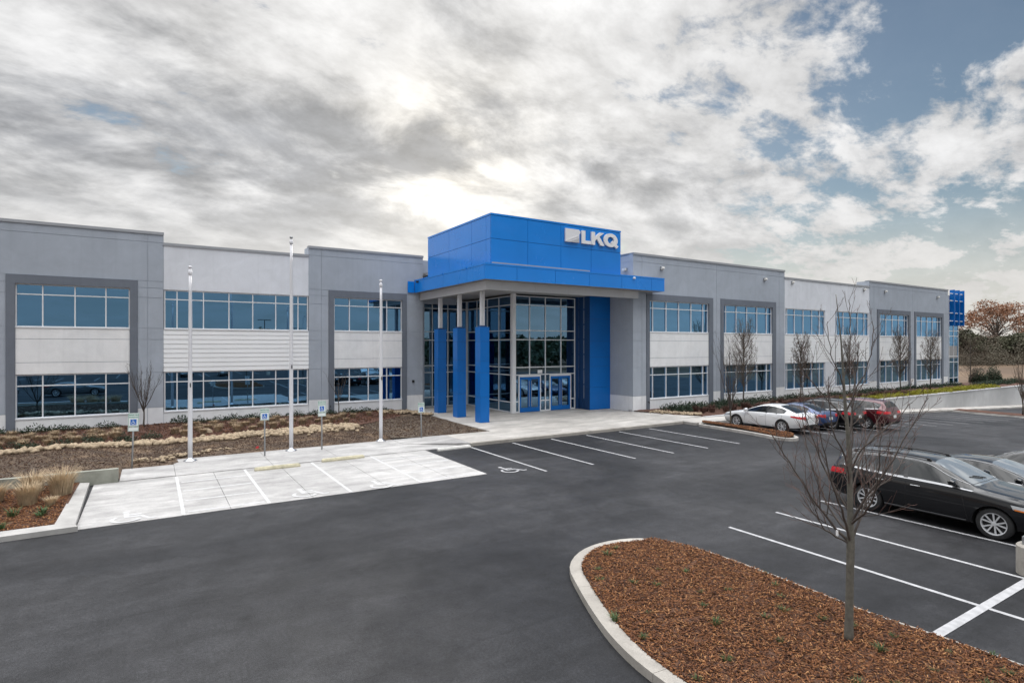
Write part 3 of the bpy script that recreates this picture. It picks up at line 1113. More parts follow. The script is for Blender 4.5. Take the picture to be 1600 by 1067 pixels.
scatter_stones('river_stones', [(-9, 29.7), (-5.2, 29.9), (-1.5, 30.3), (0.9, 30.6), (4.0, 30.85), (7.0, 31.1), (9.6, 31.2)], [0.35, 0.45, 0.6, 0.65, 0.95, 1.5, 1.6], 1500, 41, 0.12, zbed,
               'band of pale tan river stones between mulch and bare soil')
scatter_stones('river_stones', [(12.4, 35.9), (13.5, 35.6), (14.5, 34.4), (14.7, 33.2)], [0.8, 1.0, 0.8, 0.3], 420, 43, 0.075, lambda x, y: zbed(x, y) + 0.05,
               'small patch of tan stones beside the blue columns')
scatter_stones('river_stones', [(28.5, 27.6), (28.95, 26.6), (29.5, 25.4), (30.0, 24.8)], [0.7, 0.8, 0.8, 0.5], 420, 45, 0.07, lambda x, y: 0.16,
               'narrow strip of tan gravel at the corner of the right wing')
scatter_stones('river_stones', [(-0.6, 26.2), (0.4, 26.5), (1.0, 27.3), (3.0, 27.6)], [0.4, 0.6, 0.4, 0.2], 130, 47, 0.06, zbed,
               'scattered pale pebbles in the soil behind the leaning sign')

# ------------------------------------------------------------------ the office building
YL, YR_ = 37.5, 28.5
TOP, LOWTOP = 10.92, 10.36
bld = thing('office_building', 'long two-storey grey and white office building with blue entrance tower and canopy', 'building', (16.0, 37.5, 0.0))
BX, BY = 16.0, 37.5


def bobj(name, mb, m, parent=None, smooth=False):
    mb.v = [(x - BX, y - BY, z) for x, y, z in mb.v]
    return obj(name, mb, m, parent or bld, smooth)


JG = 0.011   # half joint width


class Section:
    """one stretch of facade facing -Y: joints are gaps between panels, with the core set back behind them"""

    def __init__(s, y):
        s.y = y
        s.rects = []

    def rect(s, x0, x1, z0, z1, m, proud=0.0):
        s.rects.append((x0, x1, z0, z1, m, proud))

    def build(s, core_mat, thick=0.28):
        core = MB()
        for x0, x1, z0, z1, m, pr in s.rects:
            core.box(x0, x1, s.y - pr + 0.022, s.y + thick, z0, z1)
        w = bobj('wall', core, core_mat)
        for x0, x1, z0, z1, m, pr in s.rects:
            bobj('wall_panel', MB().box(x0 + JG, x1 - JG, s.y - pr, s.y - pr + 0.0215, z0 + JG, z1 - JG), m, w)
        return w


ZW = dict(h2=7.72, t2=7.21, s2=5.55, h1=3.12, t1=2.57, s1=0.92)
PIERZ = [-0.3, 1.18, 3.13, 4.95, 5.57, 7.26, 7.80, 8.18]


def window(x0, x1, mull, z0, z1, zt, y, inset=0.13, fw=0.055):
    """aluminium window: frame, mullions and a transom with one pane in each light"""
    fr = MB()
    yf = y + inset
    d0, d1 = yf - 0.07, yf + 0.05
    fr.box(x0, x1, d0, d1, z0, z0 + fw)
    fr.box(x0, x1, d0, d1, z1 - fw, z1)
    xs = [x0] + list(mull) + [x1]
    fr.box(x0, x0 + fw, d0, d1, z0 + fw, z1 - fw)
    fr.box(x1 - fw, x1, d0, d1, z0 + fw, z1 - fw)
    fr.box(x0 + fw, x1 - fw, d0 + 0.003, d1, zt - fw / 2, zt + fw / 2)
    for m_ in mull:
        fr.box(m_ - fw / 2, m_ + fw / 2, d0 + 0.006, d1, z0 + fw, zt - fw / 2)
        fr.box(m_ - fw / 2, m_ + fw / 2, d0 + 0.006, d1, zt + fw / 2, z1 - fw)
    w = bobj('window', fr, 'frame_alu')
    # sill flashing
    bobj('sill', MB().box(x0 - 0.01, x1 + 0.01, y - 0.03, d0 - 0.001, z0 - 0.045, z0 + 0.012), 'frame_alu', w)
    lights = []
    for i in range(len(xs) - 1):
        a = xs[i] + (fw if i == 0 else fw / 2)
        b = xs[i + 1] - (fw if i == len(xs) - 2 else fw / 2)
        lights.append((a, b, z0 + fw, zt - fw / 2))
        lights.append((a, b, zt + fw / 2, z1 - fw))
    for a, b, c, d in lights:
        t = rnd.uniform(-0.0035, 0.0035)
        u = rnd.uniform(-0.0025, 0.0025)
        mb = MB()
        y0 = yf + 0.004
        # panes are never perfectly in plane
        n = len(mb.v)
        mb.box(a - 0.008, b + 0.008, y0, y0 + 0.012, c - 0.008, d + 0.008)
        mb.v = [(x, yy + t * (x - a) + u * (zz - c), zz) for x, yy, zz in mb.v]
        bobj('pane', mb, 'window_glass', w)
    return w


def surround(x0, x1, c, d, y, top=8.18, inner_top=7.74):
    """dark painted frame around a bay, two jambs and a head standing proud of the wall"""
    mb = MB()
    mb.box(x0, c, y - 0.06, y + 0.27, -0.3, top)
    mb.box(d, x1, y - 0.06, y + 0.27, -0.3, top)
    mb.box(c, d, y - 0.06, y + 0.27, inner_top, top)
    return bobj('bay_surround', mb, 'dark_trim')


def coping(x0, x1, y, z, ret=0.0, ends=True):
    mb = MB().box(x0 - 0.02, x1 + 0.02, y - 0.05, y + 0.42, z - 0.005, z + 0.06)
    mb.box(x0 - 0.02, x1 + 0.02, y - 0.052, y - 0.03, z - 0.09, z - 0.006)
    bobj('coping', mb, 'coping')


def bay(sec, c, d, y):
    """white spandrel and window sill wall between the jambs"""
    for a, b in ((-0.3, 0.875),):
        sec.rect(c, d, a, b, 'white_base', 0.0)
    for a, b in ((3.15, 3.75), (3.75, 4.95), (4.95, 5.505)):
        sec.rect(c, d, a, b, 'white_wall', 0.0)


def grey_section(x0, x1, y, bays, vjoints, left_end=None):
    """bays: list of (outer0, inner0, mullions, inner1, outer1)"""
    sec = Section(y)
    xs = [x0] + vjoints + [x1]
    for a, b in zip(xs[:-1], xs[1:]):
        sec.rect(a, b, 8.18, 10.33, 'grey_wall')
        sec.rect(a, b, 10.33, TOP - 0.07, 'grey_wall')
    # piers between the surrounds
    edges = [x0]
    for bb in bays:
        edges += [bb[0], bb[4]]
    edges.append(x1)
    for i in range(0, len(edges), 2):
        pa, pb = edges[i], edges[i + 1]
        if pb - pa < 0.02:
            continue
        cuts = [pa] + [v for v in vjoints if pa + 0.05 < v < pb - 0.05] + [pb]
        for a, b in zip(cuts[:-1], cuts[1:]):
            for k in range(len(PIERZ) - 1):
                sec.rect(a, b, PIERZ[k], PIERZ[k + 1], 'white_base' if k == 0 else 'grey_wall')
    for o0, i0, mull, i1, o1 in bays:
        bay(sec, i0, i1, y)
    w = sec.build('grey_wall')
    for o0, i0, mull, i1, o1 in bays:
        surround(o0, o1, i0, i1, y)
        window(i0 + 0.002, i1 - 0.002, mull, ZW['s1'], 3.148, ZW['t1'], y)
        window(i0 + 0.002, i1 - 0.002, mull, ZW['s2'], 7.738, ZW['t2'], y)
    coping(x0, x1, y, TOP - 0.06)
    return w


def white_section(x0, x1, y, wins, vjoints):
    sec = Section(y)
    xs = [x0] + vjoints + [x1]
    for a, b in zip(xs[:-1], xs[1:]):
        sec.rect(a, b, 7.74, LOWTOP - 0.07, 'pale_wall')
        sec.rect(a, b, -0.3, 0.875, 'white_base')
    edges = [x0]
    for w0, mull, w1 in wins:
        edges += [w0, w1]
    edges.append(x1)
    for i in range(0, len(edges), 2):
        if edges[i + 1] - edges[i] < 0.06:
            continue
        cuts = [edges[i]] + [v for v in vjoints if edges[i] + 0.05 < v < edges[i + 1] - 0.05] + [edges[i + 1]]
        for a, b in zip(cuts[:-1], cuts[1:]):
            sec.rect(a, b, 0.875, 3.15, 'pale_wall')
            sec.rect(a, b, 5.505, 7.74, 'pale_wall')
    w = sec.build('pale_wall')
    # lap siding between the storeys
    core = MB().box(x0, x1, y + 0.03, y + 0.28, 3.15, 5.505)
    sd = bobj('siding', core, 'siding')
    nb = 9
    for k in range(nb):
        z0 = 3.155 + k * (5.50 - 3.155) / nb
        z1 = 3.155 + (k + 1) * (5.50 - 3.155) / nb - 0.012
        mb = MB()
        mb.v = [(x0, y + 0.028, z0), (x1, y + 0.028, z0), (x1, y + 0.028, z1), (x0, y + 0.028, z1), (x0, y - 0.012, z0), (x1, y - 0.012, z0), (x1, y + 0.008, z1), (x0, y + 0.008, z1)]
        mb.f = [(0, 1, 2, 3), (4, 7, 6, 5), (0, 4, 5, 1), (1, 5, 6, 2), (2, 6, 7, 3), (3, 7, 4, 0)]
        bobj('board', mb, 'siding', sd)
    for w0, mull, w1 in wins:
        window(w0, w1, mull, ZW['s1'], 3.148, ZW['t1'], y)
        window(w0, w1, mull, ZW['s2'], 7.738, ZW['t2'], y)
    coping(x0, x1, y, LOWTOP - 0.06)
    return w


# left wing
white_section(-22.0, -14.0, YL, [(-21.9, [-20.5, -19.2, -17.9, -16.6, -15.3], -14.08)], [])
grey_section(-14.0, 0.57, YL, [(-12.6, -12.2, [-11.2, -9.9, -8.6], -7.55, -7.2), (-6.13, -5.78, [-4.71, -3.39, -2.07], -1.0, -0.65)], [-6.66, -0.19])
white_section(0.57, 8.40, YL, [(0.60, [1.22, 2.54, 3.87, 5.16, 6.46, 7.77], 8.37)], [])
grey_section(8.40, 16.17, YL, [(9.65, 9.98, [11.0, 12.27, 13.55], 14.62, 14.95)], [9.18])
# right wing
grey_section(27.6, 44.87, YR_, [(28.84, 29.12, [29.52, 30.85, 32.14, 33.44, 34.74], 35.30, 35.75), (36.66, 36.98, [37.36, 38.63, 39.93, 41.22, 42.5], 43.15, 43.60)], [28.42, 36.2, 44.1])
white_section(44.87, 58.65, YR_, [(45.0, [45.3, 46.4, 47.7, 49.0, 50.2], 51.0), (52.65, [52.95, 54.1, 55.4, 56.65, 57.8], 58.55)], [51.8])
grey_section(58.65, 75.8, YR_, [(60.1, 60.45, [60.85, 62.0, 63.3, 64.6, 65.85], 66.5, 66.88), (67.8, 68.12, [68.5, 69.6, 70.9, 72.2, 73.45], 74.15, 74.58)], [59.5, 67.35, 75.1])
# step in the parapet between the taller and lower sections, ends of the wings
mb = MB()
for x0, x1, y in ((0.27, 0.565, YL), (8.405, 8.70, YL), (44.57, 44.865, YR_), (58.655, 58.95, YR_)):
    mb.box(x0, x1, y + 0.29, y + 1.2, 9.8, TOP - 0.066)
bobj('parapet_return', mb, 'grey_wall')
# returns of the right wing at the entrance
ret = MB()
bobj('wall', MB().box(27.61, 27.86, YR_ + 0.285, 36.0, -0.3, TOP - 0.07), 'grey_wall')
rw_ = bobj('wall', MB().box(27.61, 27.64, YR_ + 0.024, YR_ + 0.284, -0.3, TOP - 0.07), 'grey_wall')
for k in range(len(PIERZ) - 1):
    bobj('wall_panel', MB().box(27.598, 27.6095, YR_ - 0.001, 31.0, PIERZ[k] + JG, PIERZ[k + 1] - JG), 'white_base' if k == 0 else 'grey_wall', rw_)
bobj('wall_panel', MB().box(27.598, 27.6095, YR_ - 0.001, 36, 8.18 + JG, 10.33 - JG), 'grey_wall', rw_)
bobj('wall_panel', MB().box(27.598, 27.6095, YR_ - 0.001, 36, 10.33 + JG, TOP - 0.08), 'grey_wall', rw_)
bobj('coping', MB().box(27.55, 27.92, YR_ + 0.43, 36.0, TOP - 0.064, TOP - 0.001), 'coping')
# shorter wall between the left wing and the tower
bobj('wall', MB().box(16.175, 19.0, 37.9, 38.2, 7.6, TOP - 0.25), 'grey_wall')
bobj('wall', MB().box(16.17, 16.40, 37.79, 39.3, -0.3, 8.4), 'grey_wall')
# ends and backs, roofs
bobj('wall', MB().box(-22.3, -22.0, YL, 62, -0.3, 10.0), 'grey_wall')
bobj('wall', MB().box(-22, 82, 62, 62.3, -0.3, 10.0), 'grey_wall')
bobj('roof', MB().box(-22, 16.4, YL + 0.3, 62, 9.55, 9.75), 'roof')
bobj('roof', MB().box(27.7, 79.4, YR_ + 0.3, 62, 9.55, 9.75), 'roof')
bobj('roof', MB().box(16.4, 27.7, 36.0, 62, 9.552, 9.75), 'roof')
# rooms behind the glass: floors, ceilings, a back wall and lamps
for x0, x1, y0 in ((-21.9, 16.15, YL + 0.3), (28.0, 79.0, YR_ + 0.3)):
    bobj('room_floor', MB().box(x0, x1, y0, y0 + 14, 0.05, 0.15), 'interior_floor')
    bobj('room_floor', MB().box(x0, x1, y0 + 0.02, y0 + 14, 3.2, 4.6), 'interior_ceiling')
    bobj('room_ceiling', MB().box(x0, x1, y0 + 0.02, y0 + 14, 7.85, 7.95), 'interior_ceiling')
    bobj('room_wall', MB().box(x0, x1, y0 + 14, y0 + 14.1, 0.05, 9.5), 'interior')
    k = x0 + 4.4
    while k < x1 - 2:
        bobj('room_wall', MB().box(k, k + 0.12, y0 + 3.2, y0 + 13.9, 0.16, 7.84), 'interior')
        k += 6.3
lm = MB()
for x in (-4.4, -2.6, 2.5, 6.0, 11.5, 31.5, 39.5, 47.5, 55, 62.5):
    y0 = YL if x < 20 else YR_
    lm.box(x, x + 1.2, y0 + 2.4, y0 + 2.55, 7.80, 7.845)
bobj('ceiling_lamp', lm, 'ceiling_lamp')


# ---- entrance glass hall
def curtain_wall(name, p0, p1, us, zs, m='entry_glass', skip=None, fw=0.06, depth=0.12, posts=0.0):
    """glass wall from p0 to p1 (plan), mullions at distances us, rails at zs"""
    p0, p1 = Vector((*p0, 0)), Vector((*p1, 0))
    t = (p1 - p0).normalized()
    nrm = Vector((t.y, -t.x, 0))
    fr = MB()

    def bar(u0, u1, z0, z1, out=0.0):
        n = len(fr.v)
        for zz in (z0, z1):
            for (u, o_) in ((u0, depth / 2 + out), (u1, depth / 2 + out), (u1, -depth / 2), (u0, -depth / 2)):
                q = p0 + t * u + nrm * o_
                fr.v.append((q.x, q.y, zz))
        for q in ((0, 3, 2, 1), (4, 5, 6, 7), (0, 1, 5, 4), (1, 2, 6, 5), (2, 3, 7, 6), (3, 0, 4, 7)):
            fr.f.append(tuple(n + i for i in q))
    for u in us:
        for z0, z1 in zip(zs[:-1], zs[1:]):
            if skip and skip(u, (z0 + z1) / 2, 'm'):
                continue
            bar(u - fw / 2, u + fw / 2, z0 + (fw / 2 if z0 != zs[0] else 0), z1 - fw / 2)
    for i, zz in enumerate(zs):
        for a, b in zip(us[:-1], us[1:]):
            if skip and skip((a + b) / 2, zz, 'r'):
                continue
            bar(a - fw / 2 if a == us[0] else a - fw / 2, b + fw / 2 if b == us[-1] else b - fw / 2, zz - fw / 2, zz + fw / 2, -0.004)
    w = bobj(name, fr, 'frame_alu')
    for a, b in zip(us[:-1], us[1:]):
        for z0, z1 in zip(zs[:-1], zs[1:]):
            if skip and skip((a + b) / 2, (z0 + z1) / 2, 'g'):
                continue
            mb = MB()
            j = rnd.uniform(-0.003, 0.003)
            n = len(mb.v)
            for zz in (z0 + fw / 2 - 0.01, z1 - fw / 2 + 0.01):
                for (u, o_) in ((a + fw / 2 - 0.01, 0.008), (b - fw / 2 + 0.01, 0.008 + j * (b - a)), (b - fw / 2 + 0.01, -0.008), (a + fw / 2 - 0.01, -0.008)):
                    q = p0 + t * u + nrm * o_
                    mb.v.append((q.x, q.y, zz))
            for q in ((0, 3, 2, 1), (4, 5, 6, 7), (0, 1, 5, 4), (1, 2, 6, 5), (2, 3, 7, 6), (3, 0, 4, 7)):
                mb.f.append(q)
            bobj('pane', mb, m, w)
    return w


EY, EX = 32.1, 20.3
ZE = [0.19, 0.85, 2.66, 3.16, 5.01, 5.63, 7.33, 7.92]
front_us = [0.12, 0.50, 1.30, 2.1, 2.62, 3.03, 3.85, 4.65, 5.10, 5.5]
main_us = [0.12, 1.25, 2.55, 3.88, 5.1]


def skip_front(u, z, k):
    # below the door head the bays follow the doors, above it the wider grid
    if k == 'r':
        return z < 2.0
    return z < 2.66


curtain_wall('curtain_wall', (EX, EY), (EX + 5.2, EY), main_us, ZE[1:], skip=skip_front)
D1 = (EX + 0.46, EX + 2.06)
D2 = (EX + 3.0, EX + 4.66)
lowf = MB()
for a in (EX + 0.12, EX + 2.55, EX + 5.1):
    lowf.box(a - 0.035, a + 0.035, EY - 0.06, EY + 0.06, 0.15, 2.625)
for a, b in (D1, D2):
    lowf.box(a - 0.10, a - 0.03, EY - 0.075, EY + 0.06, 0.15, 2.62)
    lowf.box(b + 0.03, b + 0.10, EY - 0.075, EY + 0.06, 0.15, 2.62)
    lowf.box(a - 0.03, b + 0.03, EY - 0.075, EY + 0.06, 2.52, 2.62)
for a, b in ((EX + 0.155, D1[0] - 0.10), (D1[1] + 0.10, EX + 2.515), (EX + 2.585, D2[0] - 0.10), (D2[1] + 0.10, EX + 5.065)):
    lowf.box(a, b, EY - 0.058, EY + 0.058, 0.15, 0.24)
    lowf.box(a, b, EY - 0.056, EY + 0.056, 0.85, 0.92)
lf = bobj('door_framing', lowf, 'frame_alu')
for a, b in ((EX + 0.155, D1[0] - 0.10), (D1[1] + 0.10, EX + 2.515), (EX + 2.585, D2[0] - 0.10), (D2[1] + 0.10, EX + 5.065)):
    for c, d in ((0.24, 0.85), (0.92, 2.63)):
        bobj('pane', MB().box(a - 0.005, b + 0.005, EY - 0.008, EY + 0.008, c - 0.005, d), 'entry_glass', lf)
for a, b in (D1, D2):
    mid = (a + b) / 2
    for s0, s1, hx in ((a - 0.028, mid - 0.004, mid - 0.09), (mid + 0.004, b + 0.028, mid + 0.09)):
        mb = MB()
        mb.box(s0, s0 + 0.13, EY - 0.05, EY + 0.01, 0.17, 2.515)
        mb.box(s1 - 0.13, s1, EY - 0.05, EY + 0.01, 0.17, 2.515)
        mb.box(s0 + 0.13, s1 - 0.13, EY - 0.05, EY + 0.01, 0.17, 0.46)
        mb.box(s0 + 0.13, s1 - 0.13, EY - 0.05, EY + 0.01, 2.36, 2.515)
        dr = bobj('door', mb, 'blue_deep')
        bobj('pane', MB().box(s0 + 0.125, s1 - 0.125, EY - 0.026, EY - 0.014, 0.455, 2.365), 'entry_glass', dr)
        bobj('handle', MB().tube([(hx, EY - 0.12, 0.55), (hx, EY - 0.12, 2.25)], 0.019, 8).tube([(hx, EY - 0.12, 0.8), (hx, EY - 0.05, 0.8)], 0.012, 6).tube([(hx, EY - 0.12, 2.0), (hx, EY - 0.05, 2.0)], 0.012, 6), 'steel', dr)
bobj('notice', MB().box(EX + 1.92, EX + 2.30, EY - 0.034, EY - 0.03, 2.74, 2.96), 'sign_white')
# corner post, side wall and back wall of the recess
bobj('corner_post', MB().box(EX - 0.18, EX + 0.09, EY - 0.14, EY + 0.12, 0.15, 8.1), 'frame_alu')
curtain_wall('curtain_wall', (EX - 0.03, 38.6), (EX - 0.03, EY + 0.1), [0.05, 1.55, 3.1, 4.7, 6.35], ZE)
curtain_wall('curtain_wall', (16.42, 38.62), (EX + 0.02, 38.62), [0.04, 0.95, 2.2, 3.75], ZE)
bobj('wall', MB().box(25.48, 25.72, EY - 0.1, 36.0, 0.1, 8.1), 'blue_side')
# hall interior
bobj('room_floor', MB().box(16.5, 27.5, 38.8, 52, 0.05, 0.15), 'interior_floor')
bobj('room_floor', MB().box(EX + 0.1, 25.4, EY + 0.15, 52, 0.052, 0.152), 'interior_floor')
bobj('room_wall', MB().box(16.5, 27.5, 50, 50.1, 0.15, 9.5), 'interior')
bobj('room_wall', MB().box(26.0, 26.1, 32.6, 50, 0.15, 9.5), 'interior')
bobj('room_ceiling', MB().box(EX + 0.05, 25.9, EY + 0.15, 50, 8.1, 8.2), 'interior_ceiling')
bobj('room_ceiling', MB().box(16.42, EX + 0.04, 38.75, 50, 8.1, 8.2), 'interior_ceiling')
st = MB()
for k in range(14):
    st.box(21.2 + 0.28 * k, 21.5 + 0.28 * k, 40, 41.6, 0.3 + 0.3 * k, 0.38 + 0.3 * k)
bobj('stair', st, 'interior_ceiling')
bobj('room_floor', MB().box(EX + 1.8, 25.9, 41.7, 50, 4.2, 4.6), 'interior_ceiling')

# blue fin wall right of the doors
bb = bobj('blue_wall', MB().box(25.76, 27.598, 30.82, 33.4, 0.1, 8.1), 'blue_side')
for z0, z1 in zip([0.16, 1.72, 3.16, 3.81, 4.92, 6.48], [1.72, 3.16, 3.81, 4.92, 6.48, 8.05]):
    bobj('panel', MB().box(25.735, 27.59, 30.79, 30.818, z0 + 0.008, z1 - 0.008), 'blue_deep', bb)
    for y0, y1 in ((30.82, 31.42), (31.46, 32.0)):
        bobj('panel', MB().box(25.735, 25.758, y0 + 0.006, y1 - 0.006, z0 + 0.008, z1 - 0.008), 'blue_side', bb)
for y in (31.44, 31.2 + 0.82):
    z = 0.9
    while z < 7.6:
        bobj('light_strip', MB().box(25.722, 25.734, y - 0.011, y + 0.011, z, z + 0.95), 'led', bb)
        z += 1.05

# ---- canopy, columns, tower
CY, CX0, CX1, CYB = 27.42, 15.5, 29.45, 38.85
CB, CT = 8.28, 9.17
can = bobj('canopy', MB().box(CX0 + 0.10, CX1 - 0.10, CY + 0.10, 28.44, CB + 0.02, CT - 0.05)
           .box(CX0 + 0.10, 27.55, 28.44, 37.45, CB + 0.02, CT - 0.05), 'soffit')
bobj('fascia_backing', MB().box(CX0 + 0.058, CX1 - 0.06, CY + 0.058, CY + 0.098, CB + 0.005, CT - 0.06).box(CX0 + 0.058, CX0 + 0.098, CY + 0.0985, 37.44, CB + 0.005, CT - 0.06), 'blue_side', can)
FJ = [CX0, 17.57, 20.28, 22.89, 25.56, 28.23, CX1]
for a, b in zip(FJ[:-1], FJ[1:]):
    bobj('fascia_panel', MB().box(a + 0.010, b - 0.010, CY, CY + 0.055, CB, CT - 0.11), 'blue_panel', can)
    bobj('fascia_cap', MB().box(a + 0.001, b - 0.001, CY - 0.012, CY + 0.14, CT - 0.10, CT), 'blue_panel', can)
SJ = [CY + 0.058, 29.57, 32.79, 35.81, 37.42]
for a, b in zip(SJ[:-1], SJ[1:]):
    bobj('fascia_panel', MB().box(CX0, CX0 + 0.055, a + 0.010, b - 0.010, CB, CT - 0.11), 'blue_panel', can)
    bobj('fascia_cap', MB().box(CX0 - 0.012, CX0 + 0.14, a + 0.10, b - 0.001, CT - 0.10, CT), 'blue_panel', can)
bobj('fascia_panel', MB().box(CX1 - 0.055, CX1, CY + 0.06, 28.44, CB, CT - 0.11), 'blue_panel', can)
# overhang past the left wing: the canopy runs in front of the third section
bobj('fascia_panel', MB().box(15.0, 15.47, 37.38, 37.44, CB, CT - 0.11), 'blue_panel', can)
# beam under the canopy
bm_ = bobj('beam', MB().box(CX0 + 0.42, 27.58, CY + 0.58, CY + 0.95, 7.78, CB + 0.015).box(CX0 + 0.42, CX0 + 0.82, CY + 0.95, 37.44, 7.78, CB + 0.015), 'soffit', can)
BJ = [CX0 + 0.40, 16.9, 19.2, 21.7, 24.2, 26.2, 27.57]
for a, b in zip(BJ[:-1], BJ[1:]):
    bobj('beam_panel', MB().box(a + 0.006, b - 0.006, CY + 0.55, CY + 0.578, 7.765, CB), 'beam', can)
BS = [CY + 0.579, 28.8, 31.6, 34.4, 37.4]
for a, b in zip(BS[:-1], BS[1:]):
    bobj('beam_panel', MB().box(CX0 + 0.392, CX0 + 0.418, a + 0.006, b - 0.006, 7.765, CB), 'beam', can)
bobj('soffit', MB().box(CX0 + 0.83, 27.58, CY + 0.96, 31.95, 8.05, 8.10).box(CX0 + 0.83, EX - 0.2, 31.95, 38.5, 8.05, 8.10), 'soffit', can)
for cx_, cy_ in ((16.35, 29.28), (16.35, 32.2), (16.35, 35.02)):
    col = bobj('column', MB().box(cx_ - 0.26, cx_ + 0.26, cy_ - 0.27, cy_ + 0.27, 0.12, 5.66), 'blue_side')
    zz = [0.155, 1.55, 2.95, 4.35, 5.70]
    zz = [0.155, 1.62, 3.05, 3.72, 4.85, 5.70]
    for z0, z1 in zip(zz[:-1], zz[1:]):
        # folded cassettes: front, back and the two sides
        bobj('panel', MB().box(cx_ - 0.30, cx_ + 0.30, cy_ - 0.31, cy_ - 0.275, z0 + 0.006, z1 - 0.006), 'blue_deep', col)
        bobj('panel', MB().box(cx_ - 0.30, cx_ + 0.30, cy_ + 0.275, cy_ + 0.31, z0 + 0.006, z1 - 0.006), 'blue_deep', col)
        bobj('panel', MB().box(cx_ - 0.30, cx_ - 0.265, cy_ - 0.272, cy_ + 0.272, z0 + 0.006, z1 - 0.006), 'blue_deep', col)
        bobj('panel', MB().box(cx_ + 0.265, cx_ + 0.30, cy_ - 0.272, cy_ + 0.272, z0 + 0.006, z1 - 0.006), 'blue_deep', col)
    bobj('cap', MB().box(cx_ - 0.2, cx_ + 0.2, cy_ - 0.2, cy_ + 0.2, 5.661, 5.78), 'blue_side', col)
    bobj('post', MB().box(cx_ - 0.11, cx_ + 0.11, cy_ - 0.11, cy_ + 0.11, 5.781, 8.06), 'post_white', col)
TX0, TX1, TY0, TY1, TZ = 15.97, 25.65, 27.62, 36.2, 12.0
tw = bobj('tower', MB().box(TX0 + 0.05, TX1 - 0.05, TY0 + 0.05, TY1 - 0.05, 8.9, TZ - 0.1), 'blue_side')
TJ = [TX0, 18.44, 20.83, 23.18, TX1]
for a, b in zip(TJ[:-1], TJ[1:]):
    for z0, z1 in ((9.0, 10.585), (10.585, 11.88)):
        bobj('panel', MB().box(a + 0.011, b - 0.011, TY0, TY0 + 0.045, z0 + 0.011, z1 - 0.011), 'blue_panel', tw)
TS = [TY0 + 0.05, 28.16, 29.9, 32.92, TY1]
for a, b in zip(TS[:-1], TS[1:]):
    for z0, z1 in ((9.0, 10.585), (10.585, 11.88)):
        bobj('panel', MB().box(TX0, TX0 + 0.045, a + 0.011, b - 0.011, z0 + 0.011, z1 - 0.011), 'blue_panel', tw)
        bobj('panel', MB().box(TX1 - 0.045, TX1, a + 0.011, b - 0.011, z0 + 0.011, z1 - 0.011), 'blue_panel', tw)
bobj('coping', MB().box(TX0 - 0.015, TX1 + 0.015, TY0 - 0.015, TY1 + 0.015, 11.895, TZ), 'blue_panel', tw)
bobj('flashing', MB().box(TX0 + 0.05, 23.0, TY0 - 0.10, TY0 - 0.008, CT + 0.001, CT + 0.09), 'coping', tw)

# far end: glazed corner with blue fins
curtain_wall('curtain_wall', (76.0, YR_ + 0.35), (79.4, YR_ + 0.35), [0.03, 0.9, 2.1, 3.3], [0.35, 0.95, 2.75, 3.4, 5.7, 6.3, 7.6, 8.7, 9.6, 10.2], 'window_glass', fw=0.07)
curtain_wall('curtain_wall', (79.4, YR_ + 0.4), (79.4, 34.0), [0.05, 1.3, 2.6, 3.9, 5.2], [0.35, 0.95, 2.75, 3.4, 5.7, 6.3, 7.6, 8.7, 9.6, 10.2], 'window_glass', fw=0.07)
bobj('wall', MB().box(75.81, 79.6, YR_ + 0.2, YR_ + 0.5, -0.3, 0.33), 'white_base')
bobj('wall', MB().box(75.81, 76.05, YR_ + 0.02, YR_ + 0.3, 0.33, 10.2), 'grey_wall')
bobj('wall', MB().box(79.3, 79.6, 34.0, 62, -0.3, 10.2), 'grey_wall')
bobj('coping', MB().box(75.9, 79.5, YR_ + 0.28, YR_ + 0.5, 10.2, 10.32), 'coping')
for k in range(3):
    x = 77.0 + 1.25 * k
    bobj('fin', MB().box(x - 0.05, x + 0.05, YR_ - 0.22, YR_ + 0.27, 6.9, 10.95), 'blue_deep')
for z in (7.4, 8.3, 9.7, 10.5):
    bobj('fin_rail', MB().tube([(76.1, YR_ - 0.03, z), (79.6, YR_ - 0.03, z)], 0.05, 6), 'frame_alu')

# wall lights and small fittings
for x, z, y in ((30.27, 10.0, YR_), (42.07, 9.96, YR_), (45.88, 9.93, YR_), (57.53, 9.93, YR_), (61.56, 9.95, YR_), (73.07, 9.9, YR_)):
    wl = bobj('wall_light', MB().box(x - 0.10, x + 0.10, y - 0.10, y - 0.002, z - 0.12, z + 0.14), 'galv')
    mb = MB()
    mb.v = [(x - 0.12, y - 0.10, z - 0.08), (x + 0.12, y - 0.10, z - 0.08), (x + 0.12, y - 0.24, z + 0.0), (x - 0.12, y - 0.24, z + 0.0), (x - 0.12, y - 0.10, z + 0.09), (x + 0.12, y - 0.10, z + 0.09), (x + 0.12, y - 0.21, z + 0.12), (x - 0.12, y - 0.21, z + 0.12)]
    mb.f = [(0, 3, 2, 1), (4, 5, 6, 7), (0, 1, 5, 4), (1, 2, 6, 5), (2, 3, 7, 6), (3, 0, 4, 7)]
    bobj('lamp_head', mb, 'lamp_glass', wl)
wl = bobj('wall_light', MB().box(27.50, 27.599, 29.05, 29.35, 9.72, 9.92), 'galv')
bobj('lamp_head', MB().box(27.36, 27.50, 29.05, 29.35, 9.74, 9.90), 'lamp_glass', wl)
bobj('camera_fitting', MB().lathe([(0.0, -0.16), (0.05, -0.15), (0.075, -0.08), (0.075, 0.0)], (26.6, CY, 9.0), 10, 'y'), 'lamp_glass', can)
bobj('camera_fitting', MB().box(CX0 - 0.14, CX0 - 0.001, 36.7, 36.85, 8.92, 9.05), 'black_fit', can)
bobj('intercom', MB().box(15.35, 15.5, YL - 0.09, YL - 0.001, 2.05, 2.22), 'black_fit')
